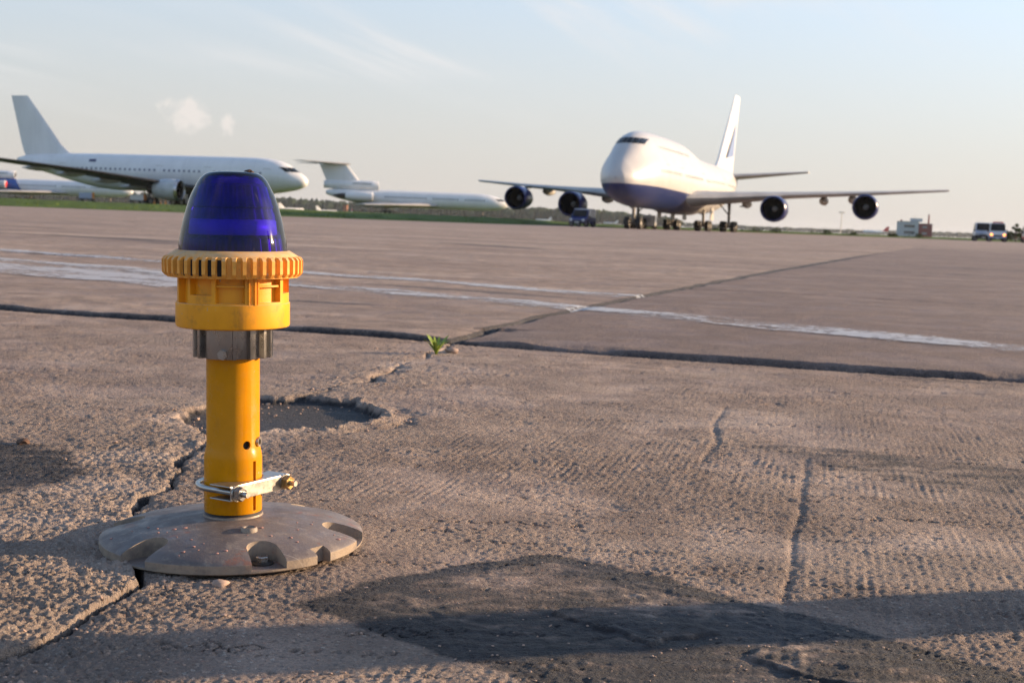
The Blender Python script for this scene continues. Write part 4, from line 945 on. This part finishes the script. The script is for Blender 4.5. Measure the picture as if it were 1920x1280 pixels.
# ground power unit
G = empty('ground_power_unit', (16.6, 165.5, 0), (0, 0, R(-10))); tag(G, 'white box-shaped ground unit right behind the jumbo nose wheel', 'power unit')
B = MB(); B.box((0, 0, 1.0), (1.5, 2.4, 1.35)); o = B.build('cabinet', M['carwhite'], G); bevel(o, .06)
B = MB(); B.box((0, 0, .3), (1.3, 2.5, .12)); B.tube([(0, -1.2, .3), (0, -2.1, .25)], .05, 6); B.build('chassis', M['cardark'], G)
B = MB(); B.box((-.2, -1.21, 1.1), (.7, .03, .6)); B.build('panel', M['grey_nacelle'], G)
for s in (-1, 1):
    for yy in (-.8, .8): ground_wheel(G, s * .62, yy, .26, .16)
# traffic cones and barrier clutter under the twin
def cone(x, y, z, label):
    P = empty('traffic_cone', (x, y, z)); tag(P, label, 'cone', 'orange cones under the twin airliner')
    B = MB(); B.lathe([(.02, .75), (.05, .75), (.17, .05)], 14); B.build('cone_body', M['orange'], P, 40)
    B = MB(); B.lathe([(.085, .5), (.09, .52), (.12, .33), (.117, .31)], 14); B.build('band', M['carwhite'], P, 40)
    B = MB(); B.box((0, 0, .025), (.42, .42, .05)); B.build('foot', M['orange'], P)
for i, (x, y, lb) in enumerate(((-51.6, 189, 'orange traffic cone left of the twin airliner engine'), (-49.6, 187.5, 'orange traffic cone right below the twin airliner engine'), (-50.5, 188.4, 'orange traffic cone between two others below the engine'))): cone(x, y, tz(x, y) + .1, lb)
def cart(x, y, label, m1, m2):
    P = empty('baggage_cart', (x, y, tz(x, y) + .08)); tag(P, label, 'cart', 'carts on the grass')
    B = MB(); B.box((0, 0, .45), (2.2, 1.2, .1)); B.build('deck', M['cardark'], P)
    B = MB(); B.box((0, 0, .95), (2.0, 1.05, .85)); o = B.build('load_cover', m1, P); bevel(o, .08)
    B = MB(); B.box((.99, 0, 1.0), (.08, 1.1, .9)); B.build('end_panel', m2, P)
    for sx in (-1, 1):
        for sy in (-1, 1): ground_wheel(P, sx * .8, sy * .5, .2, .12)
cart(-54.2, 190, 'pale cart with orange end standing under the twin airliner', M['carwhite'], M['orange'])
cart(-63.5, 196, 'pale cart on the grass under the twin airliner wing', M['carlight'], M['orange'])

# ------------------------------------------------------------------ building, mast, pillar, bushes
A = empty('airport_building', (206.5, 690, .1), (0, 0, R(-8))); tag(A, 'small white and red-brick building with roof cabin and chimney', 'building')
B = MB(); B.box((-3.4, 0, 3.7), (9.6, 9, 7.4)); B.build('white_wall', M['wallw'], A)
B = MB(); B.box((4.9, .3, 3.3), (7.0, 8.4, 6.6)); B.build('brick_wall', M['brick'], A)
B = MB(); B.box((-3.4, 0, 7.52), (10.0, 9.4, .24)); B.box((4.95, .3, 6.7), (7.3, 8.7, .2)); B.build('roof', M['roofgrey'], A)
B = MB(); B.box((1.0, 1.5, 8.5), (5.6, 4.5, 1.7)); B.build('roof_cabin', M['wallw'], A)
B = MB(); B.box((-7.2, -3.5, 8.0), (.9, .9, .8)); B.build('roof_vent', M['brick'], A)
B = MB(); B.tube([(0, 1.5, 9.3), (0, 1.5, 11.2)], .08, 6); B.build('aerial', M['mast'], A)
B = MB(); B.tube([(7.2, 1, 6.6), (7.2, 1, 11.6)], [.5, .38], 12); B.build('chimney', M['brick'], A, 40)
for zc_ in (5.2, 2.0):
    for i in range(4):
        B = MB(); B.box((-5.1 + i * 1.35, -4.5, zc_), (1.2, .12, 1.3)); w = B.build('window', M['winglass'], A)
        B = MB(); B.box((-5.1 + i * 1.35, -4.56, zc_ - .75), (1.3, .2, .1)); B.build('sill', M['wallw'], w)
    B = MB(); B.box((4.6, -3.92, zc_ - .3), (2.4, .12, 1.1)); B.build('window', M['roofgrey'], A)
Ms = empty('floodlight_mast', (293, 1200, .1)); tag(Ms, 'tall thin floodlight mast on the skyline', 'mast')
B = MB(); B.tube([(0, 0, 0), (0, 0, 19)], [.5, .28], 10); B.build('pole', M['mast'], Ms)
B = MB(); B.lathe([(.3, 18.6), (2.6, 18.9), (2.6, 19.2), (.3, 19.3)], 16); B.build('lamp_ring', M['mast'], Ms)
for i in range(6):
    a = i * math.pi / 3; B = MB(); B.box((2.3 * math.cos(a), 2.3 * math.sin(a), 18.65), (.7, .7, .5)); B.build('floodlight', M['wing_dark'], Ms)
Pb = empty('brick_pillar', (-37.4, 290, .62)); tag(Pb, 'short orange brick pillar under the trijet engines', 'pillar')
B = MB(); B.box((0, 0, .85), (.95, .95, 1.7), taper=.92); o = B.build('shaft', M['orange_brick'], Pb); bevel(o, .08)
B = MB(); B.box((0, 0, 1.75), (1.0, 1.0, .14)); o = B.build('cap', M['orange_brick'], Pb)
Pm = empty('marker_post', (-36.0, 290, .62)); tag(Pm, 'thin pale marker post beside the brick pillar', 'post')
B = MB(); B.tube([(0, 0, 0), (0, 0, 1.0)], .09, 8); B.build('shaft', M['carwhite'], Pm)
B = MB(); B.lathe([(.1, .75), (.11, .8), (.11, .9), (.1, .95)], 10); B.build('band', M['red'], Pm)

def bush(x, y, h, w, label, n=900):
    P = empty('bush', (x, y, tz(x, y))); tag(P, label, 'bush', 'bushes at the right edge')
    B = MB()
    for k in range(6):
        a = rng.uniform(0, 6.28); r = rng.uniform(.1, .5) * w
        B.tube([(0, 0, 0), (r * .4 * math.cos(a), r * .4 * math.sin(a), h * .4), (r * math.cos(a), r * math.sin(a), h * rng.uniform(.6, .85))], [.09, .05, .02], 6, cap=False)
    B.build('trunk', M['bark'], P)
    B = MB(); cl = [(rng.normal(0, w * .4), rng.normal(0, w * .4), rng.uniform(.25, .9) * h, rng.uniform(.25, .5) * w) for _ in range(9)]
    for i in range(n):
        cx_, cy_, cz_, cr_ = cl[i % 9]; q = rng.normal(0, 1, 3); q = q / np.linalg.norm(q) * cr_ * rng.uniform(.5, 1.0)
        c = np.array([cx_, cy_, min(cz_, h)]) + q * [1, 1, .8]; c[2] = max(.1, c[2]); a = rng.normal(0, 1, 3); a /= np.linalg.norm(a); b = np.cross(a, rng.normal(0, 1, 3)); b /= np.linalg.norm(b); s = rng.uniform(.07, .16)
        B.add([c - a * s, c + b * s * .6, c + a * s, c - b * s * .6], [(0, 1, 2, 3)])
    B.build('crown', M['bush'], P, fix=False)
bush(73.7, 196, 3.0, .8, 'dark green bush with a tall tip right beside the minibus')
bush(75.0, 197, 2.1, 1.2, 'lower dark bush between the tall one and the picture edge')
bush(72.7, 197.5, 2.0, 1.2, 'low dark bush touching the minibus with orange lamps')
for i in range(9):
    x = 30 + i * 6 + rng.uniform(-2, 2); y = np.interp(x, EXa, EYa) + rng.uniform(6, 16)
    px_ = ('first', 'second', 'third', 'fourth', 'fifth', 'sixth', 'seventh', 'eighth', 'ninth')[i]
    if i not in (7, 8): bush(x, y, rng.uniform(.35, .6), rng.uniform(1.0, 1.8), px_ + ' low shrub from the jumbo jet, along the right grass edge', 240)

# unseen post of guessed form, added to cast the foreground shadow band
Q = empty('shadow_post', (1.75, 1.658, 0)); tag(Q, 'unseen round yellow post added to cast the long shadow across the foreground', 'shadow_post')
B = MB(); B.lathe([(.0665, -.01), (.0665, .90), (.055, .94), (.02, .955), (.001, .957)], 32); B.build('shaft', M['post'], Q, 40)
B = MB(); B.lathe([(.0672, .62), (.0675, .625), (.0675, .735), (.0672, .74)], 32); B.build('band', M['cardark'], Q, 40)

# ------------------------------------------------------------------ taxiway edge light (local: x right, -y toward the viewer)
K = .000592
Lm = empty('taxiway_light', (-.303, 1.451, 0), (0, R(-1.05), R(11.8)))
tag(Lm, 'yellow taxiway edge light with blue dome on grey base', 'airfield light')
def pol(r, beta, z):                   # beta in degrees from the viewer-facing side, positive to the right
    return (r * math.sin(R(beta)), -r * math.cos(R(beta)), z)
# base plate
prof = [(0, .002), (.1415, .002), (.1436, .0035), (.1436, .0122), (.1425, .0137), (.138, .0162), (.125, .0206), (.105, .0252), (.085, .0286), (.06, .0315), (.04, .0331), (.033, .0335), (.0325, .0355), (.0305, .0362), (0, .0362)]
B = MB(); B.lathe(prof[1:-1], 160); n = 160; m_ = len(prof) - 2
B.f.append(tuple(i * m_ for i in range(n))[::-1]); B.f.append(tuple(i * m_ + m_ - 1 for i in range(n))); B.m += [0, 0]
base = B.build('base_plate', M['base'], Lm)
cuts = []
for k in range(6):
    be = 15 + 60 * k; a = R(be); ca, sa = math.cos(a), math.sin(a)
    poly = []
    for i in range(13):
        t = math.pi * i / 12; poly.append((.0165 * math.cos(t), .0165 * math.sin(t)))
    poly = poly + [(-.0200, -.05), (.0200, -.05)]
    # local polygon: +y inward; centre at radius .117
    wp = [((.117 - py) * sa + px_ * ca, -((.117 - py) * ca) + px_ * sa) for px_, py in poly]
    B = MB(); B.prism(wp, .0055, .06); c = B.build('cutter', M['base']); cuts.append(c)
a = R(41); B = MB(); B.box(pol(.141, 41, .005), (.019, .018, .05), rz=a); cuts.append(B.build('cutter', M['base']))
for c in cuts: c.parent = Lm
bpy.context.view_layer.update()
boolean(base, cuts)
shade(base.data, 28); bevel(base, .0011, 2, 35)
for be in (15, 135, 255):
    x, y, z = pol(.116, be, .0055)
    B = MB(); B.lathe([(.001, 0), (.0118, 0), (.0118, .0016), (.0085, .0026), (.001, .0026)], 24, 'Z', (x, y, z)); w = B.build('washer', M['black_plastic'], base, 40)
    B = MB(); B.lathe([(.001, 0), (.0072, 0), (.0072, .0052), (.0066, .0060), (.001, .0060)], 6, 'Z', (x, y, z + .0022), a0=.4); B.build('bolt_head', M['alu'], base)
x, y, z = pol(.070, 14, .0303)
B = MB(); B.lathe([(.0055, .0), (.0055, .0042), (.0062, .0050), (.0078, .0050), (.0086, .0040), (.0090, 0)], 28, 'Z', (x, y, z - .001)); B.build('eyelet', M['base'], base, 50)
B = MB(); B.lathe([(.001, .0), (.0055, .0)], 20, 'Z', (x, y, z + .0006)); B.build('eyelet_shade', M['hole'], base)  # dark disc painting the shade down the eyelet
B = MB(); pr = pchip([q[0] for q in prof[4:12]][::-1], [q[1] for q in prof[4:12]][::-1])
for i in range(44):
    be = rng.uniform(-75, 75); r = math.sqrt(rng.uniform(.05 ** 2, .136 ** 2)); s = rng.uniform(.0004, .0019) * (1.35 if rng.random() < .25 else 1)
    if any(abs((be - (15 + 60 * k) + 180) % 360 - 180) < 13 and r > .095 for k in range(6)): continue
    x, y, z = pol(r, be, float(pr(r)))
    B.add(icv * [s * rng.uniform(.8, 1.6), s * rng.uniform(.8, 1.3), s * .45] * (1 + .12 * rng.standard_normal((len(icv), 1))) + [x, y, z + .0001], icf)
fl = B.build('paint_flecks', M['fleck'], base, True, fix=False); fl['kind'] = 'stuff'
B = MB(); B.lathe([(.031, .0360), (.0300, .0372), (.0285, .0395)], 48); B.build('gasket', M['black_plastic'], Lm, 40)
# pole with socket end, hole and slot
rp, rs = 49 * K, 53.5 * K
B = MB(); B.lathe([(rs - .0004, .0385), (rs, .0392), (rs, .0985), (rs - .0004, .1015), (rp + .0012, .1075), (rp, .1115), (rp, .212), (rp - .003, .212), (rp - .003, .108), (rs - .0035, .100), (rs - .0035, .0385)], 72, closed=True)
pole = B.build('pole', M['yellow_pole'], Lm)
cuts = []
B = MB(); B.tube([pol(.018, 31, .1147), pol(.05, 31, .1147)], .0047, 24); cuts.append(B.build('cutter', M['hole']))
B = MB(); B.box(pol(.033, 47, .0690), (.0042, .02, .055), rz=R(47)); cuts.append(B.build('cutter', M['hole']))
for c in cuts: c.parent = Lm
bpy.context.view_layer.update(); boolean(pole, cuts); shade(pole.data, 30)
c = Vector(pol(rp, 68, .1165)); n_ = (c - Vector((0, 0, .1165))).normalized()
B = MB(); B.tube([c - n_ * .001, c + n_ * .0022], .0054, 20); B.build('rivet_eyelet', M['steel'], pole, 40)
B = MB(); B.tube([c + n_ * .0018, c + n_ * .0026], .0030, 16); B.build('rivet_shade', M['hole'], pole)  # dark disc on the solid rivet, painted as a shaded bore
B = MB(); B.lathe([(.0256, .035), (.0256, .205)], 24); B.build('dark_liner', M['hole'], Lm)  # added near-black liner, painting the shade behind the hole and slot
# clamp: channel bracket and U-bolt
Cl = empty('clamp', (0, 0, .0683), (0, 0, R(-43))); Cl.parent = Lm      # local +x = outward normal, +y = along the bracket
def arcpts(r, a0, a1, n): return [(r * math.cos(a0 + (a1 - a0) * i / n), r * math.sin(a0 + (a1 - a0) * i / n)) for i in range(n + 1)]
B = MB(); B.box((.0405, 0, 0), (.0018, .094, .0150)); a = math.asin(.0305 / .0330)
poly = [(.0396, -.047), (.0396, .047), (.010, .047), (.012, .0345)] + arcpts(.0331, a, -a, 16) + [(.012, -.0345), (.010, -.047)]
B.prism(poly, .0066, .0080); B.prism(poly, -.0080, -.0066)
br = B.build('bracket', M['steel'], Cl); bevel(br, .0005, 2)
ar = .0385
pts = [(.0575, -ar, 0), (.02, -ar, 0), (0, -ar, 0)] + [(-ar * math.sin(math.pi * i / 16), -ar * math.cos(math.pi * i / 16), 0) for i in range(1, 16)] + [(0, ar, 0), (.02, ar, 0), (.0575, ar, 0)]
B = MB(); B.tube(pts, .0031, 12); B.build('u_bolt', M['steel'], Cl, 50)
for s, m in ((-1, M['alu']), (1, M['brass'])):
    B = MB(); B.lathe([(.0031, .0416), (.0088, .0416), (.0088, .0428), (.0031, .0428)], 20, 'X', (0, s * ar, 0)); B.build('washer', M['steel'], Cl, 40)
    B = MB(); B.lathe([(.0031, .0428), (.0076, .0428), (.0080, .0440), (.0080, .0488), (.0073, .0500), (.0031, .0500)], 6, 'X', (0, s * ar, 0), a0=.5); B.build('nut', m, Cl)
# ribbed aluminium coupling
def coupling():
    n = 360; prof_ = []
    fins = [(2.5, 2.6, .0432), (29, 4.2, .0436), (53, 3.0, .0430), (72, 4, .0434), (96, 4, .0434), (122, 4, .0434), (150, 4, .0434), (178, 4, .0434), (-58, 3, .0432), (-80, 5, .0434), (-104, 4, .0434), (-130, 4, .0434), (-155, 4, .0434)]
    for i in range(n):
        b = -180 + i; r = .0365
        if -44 < b < 0: r = .0408
        for c_, w_, rr in fins:
            if abs(b - c_) <= w_: r = rr
        prof_.append((r, b))
    B = MB(); v = []
    for z, k in ((.2103, .992), (.2112, 1), (.2450, 1)):
        for r, b in prof_: v.append(pol(r * k, b, z))
    f = [(j * n + i, j * n + (i + 1) % n, (j + 1) * n + (i + 1) % n, (j + 1) * n + i) for j in range(2) for i in range(n)] + [tuple(range(n))]
    return B.add(v, f).build('coupling', M['alu'], Lm, 25)
cp = coupling()
c = Vector(pol(.0408, -15, .2158)); n_ = Vector(pol(1, -15, 0)).normalized()
B = MB(); B.tube([c, c + n_ * .004], .0056, 6); B.build('bolt_head', M['alu'], cp)
# yellow housing with recessed bays
hz0, hzm, hz1 = .2432, .2705, .2985
B = MB(); B.lathe([(.034, hz0), (.0585, hz0), (.0608, hz0 + .0012), (.0616, hz0 + .0032), (.0616, hzm - .0005), (.0612, hzm), (.05, hzm)], 120)
B.lathe([(.0532, hzm - .001), (.0532, hz1)], 96)
def block(b0, b1, z0, z1, ri, ro):
    k = max(2, int(abs(b1 - b0) / 2.5)); v = []; f = []
    for i in range(k + 1):
        b = b0 + (b1 - b0) * i / k
        v += [pol(ri, b, z0), pol(ro, b, z0), pol(ro, b, z1), pol(ri, b, z1)]
    for i in range(k):
        for j in range(4): f.append((i * 4 + j, i * 4 + (j + 1) % 4, (i + 1) * 4 + (j + 1) % 4, (i + 1) * 4 + j))
    f += [(0, 1, 2, 3), (k * 4 + 3, k * 4 + 2, k * 4 + 1, k * 4)]
    B.add(v, f)
rec = [(-71, -51, .2715), (-47.4, -21.4, .2800), (-17.3, 12, .2720), (27.4, 56, .2725), (61.7, 86, .2815), (95, 118, .272), (124, 150, .28), (155, 185, .272), (197, 226, .2725), (232, 255, .2815), (262, 284, .272)]
ro = .0604
for i, (b0, b1, zb) in enumerate(rec):
    if zb > hzm + .0012: block(b0, b1, hzm - .0008, zb, .0532, ro)
    nb = rec[(i + 1) % len(rec)][0] + (360 if i == len(rec) - 1 else 0)
    block(b1, nb, hzm - .0008, hz1, .0532, ro)
for b0, b1 in ((-17.3, 12), (27.4, 56)): block(b0 + .3, b1 - .3, .2888, .2908, .0532, ro - .0016)
block(15.6, 16.8, hzm, hz1, ro - .001, ro + .0014); block(21.8, 23.6, hzm - .0006, hz1, ro - .001, ro + .0016); block(25.2, 26.2, hzm, hz1, ro - .001, ro + .0010)
hs = B.build('housing', M['yellow'], Lm, 30)
# knurled locking ring
B = MB(); B.lathe([(.050, .2980), (.0705, .2982), (.0708, .2995), (.0708, .3195), (.0700, .3212), (.0612, .3268), (.0595, .3270), (.0585, .3255)], 132)
rg = B.build('locking_ring', M['yellow_dusty'], Lm, 35)
B = MB(); w = .00245
pr_ = [(.0700, .2990), (.0724, .2994), (.0756, .3030), (.0758, .3170), (.0735, .3200), (.0700, .3212)]
v = [(s * w * (1.35 if r < .072 else .8), -r, z) for s in (-1, 1) for r, z in pr_]; k = len(pr_)
B.add(v, [tuple(range(k)), tuple(range(k, 2 * k))] + [(i, i + 1, k + i + 1, k + i) for i in range(k - 1)])
rib = B.mesh('rib'); rib.materials.append(M['yellow_dusty'])
for i in range(44):
    o = link('rib', rib, None, rg); o.rotation_euler = (0, 0, 2 * math.pi * i / 44 + .02)
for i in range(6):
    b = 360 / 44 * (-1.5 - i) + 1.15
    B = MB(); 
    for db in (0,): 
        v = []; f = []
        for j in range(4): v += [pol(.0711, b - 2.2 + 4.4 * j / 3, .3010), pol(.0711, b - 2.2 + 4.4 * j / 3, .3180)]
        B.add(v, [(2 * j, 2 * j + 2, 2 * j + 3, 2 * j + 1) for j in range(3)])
    B.build('slot_shade', M['hole'], rg, fix=False)  # dark sheet over the closed ring wall, painting a shaded slot
# blue dome and what shows through it
dome_pts = [(99, .3262), (98.2, .333), (95.5, .3429), (90.5, .3575), (82, .376), (76.5, .3855), (69.5, .394), (64, .4005), (58.5, .405), (52, .4085), (45, .4107), (35, .4117), (18, .4122), (.5, .4123)]
fr_ = pchip([p[1] for p in dome_pts], [p[0] * K for p in dome_pts])
zs = [.3262 + (.4105 - .3262) * i / 40 for i in range(41)]
B = MB(); B.lathe([(float(fr_(z)), z) for z in zs] + [(35 * K, .4117), (18 * K, .4122), (.0004, .4123)], 96)
dm = B.build('dome', M['lens'], Lm, True)
B = MB(); B.lathe([(.001, .3995), (.030, .3990), (.0345, .3960), (.0375, .3850), (.0405, .3755), (.0415, .3745), (.0415, .3735), (.0400, .3725), (.0430, .3610)], 144); o = B.build('inner_lens', M['innerdark'], dm, 40)
v = o.data
for q in v.vertices:
    a = math.atan2(q.co.y, q.co.x); k = 1 + .05 * math.cos(a * 24); q.co.x *= k; q.co.y *= k
B = MB(); B.lathe([(.0432, .3608), (.0462, .3590), (.0475, .3450), (.0462, .3436)], 72); B.build('frosted_band', M['frost'], dm, 60)
B = MB(); B.lathe([(.0455, .3435), (.0500, .3400), (.0520, .3262), (.001, .3262)], 144); o = B.build('lamp_socket', M['socket'], dm, 40)
for q in o.data.vertices:
    a = math.atan2(q.co.y, q.co.x); k = 1 + .045 * math.cos(a * 24); q.co.x *= k; q.co.y *= k
B = MB(); 
for dx, dz, s in ((.0165, .4124, .0028), (.0195, .4118, .0022), (.0142, .4126, .0016)):
    B.add(icv * [s * 1.3, s, s * .7] * (1 + .2 * rng.standard_normal((len(icv), 1))) + [dx, -.006, dz], icf)
o = B.build('mud_crumbs', M['mud'], dm, fix=False); o['kind'] = 'stuff'

# ------------------------------------------------------------------ weeds, crumbs
def weed(x, y, h, n, label, spread=.6):
    P = empty('weed', (x, y, gz(x, y) - .006)); tag(P, label, 'weed', 'weeds in the slab joints')
    B = MB(); mats_ = None
    for i in range(n):
        a = rng.uniform(0, 6.28); ln = h * rng.uniform(.55, 1.05); sp = spread * rng.uniform(.3, 1) * ln; w = h * rng.uniform(.04, .07)
        d = np.array([math.cos(a), math.sin(a)]); p = np.array([-d[1], d[0]]); v = []
        for t, ww in ((0, .35), (.35, .7), (.7, 1.), (.88, .7), (1, .05)):
            c_ = d * sp * t ** 1.6; z = ln * (t - .18 * t * t * spread)
            v += [(c_[0] - p[0] * w * ww, c_[1] - p[1] * w * ww, z), (c_[0] + p[0] * w * ww, c_[1] + p[1] * w * ww, z + w * .3)]
        l = MB().add(v, [(2 * k, 2 * k + 1, 2 * k + 3, 2 * k + 2) for k in range(4)]).build('leaf', M['leaf'], P, True, fix=False)
weed(-.206, 3.60, .066, 20, 'small bright green weed where the two slab joints meet', .8)
weed(-.452, 1.575, .026, 8, 'tiny green weed in the crack left of the lamp base', 1.3)
weed(-.338, 2.99, .012, 5, 'tiny green sprout in the crack beyond the lamp', 1.4)
def stone(x, y, s, label, m):
    B = MB(); B.add(icv * [s, s * .8, s * .5] * (1 + .13 * rng.standard_normal((len(icv), 1))), icf)
    o = B.build('pebble', m, None, 60, fix=False); o.location = (x, y, gz(x, y) + s * .25); o.rotation_euler = (0, 0, rng.uniform(0, 6)); tag(o, label, 'pebble', 'loose crumbs of stone')
M['stone'] = simple('loose_stone', (.34, .24, .19), .8, var=.2, scale=120, bmp=.3, bscale=300)
stone(-.281, 1.288, .009, 'orange-brown pebble in front of the lamp base', M['stone'])
stone(-.75, 2.02, .012, 'brown crumb lying on the dark stain at left', M['mud'])
stone(-.165, 3.66, .022, 'pale chip of concrete beside the green weed', M['stone'])

B = MB(); crumbs = []
for i in range(520):
    yy = rng.uniform(.95, 3.7); xx = float(np.interp(yy, CRY, CRX)) + rng.normal(0, .045 if i % 3 else .16); s_ = rng.uniform(.0008, .0034) * (1 if i % 9 else 1.5)
    if i % 4 == 0:
        a_ = rng.uniform(0, 6.28); q_ = rng.normal(.19, .03); xx, yy = -.40 + q_ * math.cos(a_), 2.42 + q_ * math.sin(a_)
    if (xx + .303) ** 2 + (yy - 1.451) ** 2 > .15 ** 2: crumbs.append((xx, yy, s_))
cxy = np.array(crumbs); cz = surface(cxy[:, 0], cxy[:, 1])[0]
for (xx, yy, s_), zz in zip(crumbs, cz):
    B.add(icv0 * [s_, s_ * rng.uniform(.6, 1), s_ * rng.uniform(.4, .8)] * (1 + .2 * rng.standard_normal((len(icv0), 1))) + [xx, yy, zz + s_ * .3], ICF0)
for i in range(1500):
    dd = 1.0 + 2.2 * rng.random() ** 1.6; crumbs.append((dd * rng.uniform(-.5, .5), dd, rng.uniform(.0005, .0017)))
crumbs = [q for q in crumbs[len(cz):] if (q[0] + .303) ** 2 + (q[1] - 1.451) ** 2 > .15 ** 2]
cxy = np.array(crumbs); cz = surface(cxy[:, 0], cxy[:, 1])[0]
for (xx, yy, s_), zz in zip(crumbs, cz):
    B.add(icv0 * [s_, s_ * rng.uniform(.6, 1), s_ * rng.uniform(.4, .8)] * (1 + .2 * rng.standard_normal((len(icv0), 1))) + [xx, yy, zz + s_ * .3], ICF0)
tag(B.build('gravel_crumbs', M['stone'], fix=False), 'loose gravel crumbs scattered along the crack', 'gravel', None, 'stuff')

# ------------------------------------------------------------------ haze
HAZE = 0.00006
if HAZE:
    B = MB(); B.box((0, 2400, 18), (9000, 9000, 40))
    m = bpy.data.materials.new('thin_evening_haze'); m.use_nodes = True; nt = m.node_tree; nt.nodes.clear()
    o_ = N(nt, 'ShaderNodeOutputMaterial'); pv = N(nt, 'ShaderNodeVolumePrincipled'); pv.inputs['Color'].default_value = (.80, .86, .95, 1); pv.inputs['Density'].default_value = HAZE; pv.inputs['Anisotropy'].default_value = .1
    nt.links.new(pv.outputs[0], o_.inputs['Volume'])
    hz = B.build('haze', m); tag(hz, 'thin evening haze over the airfield', None, None, 'stuff')
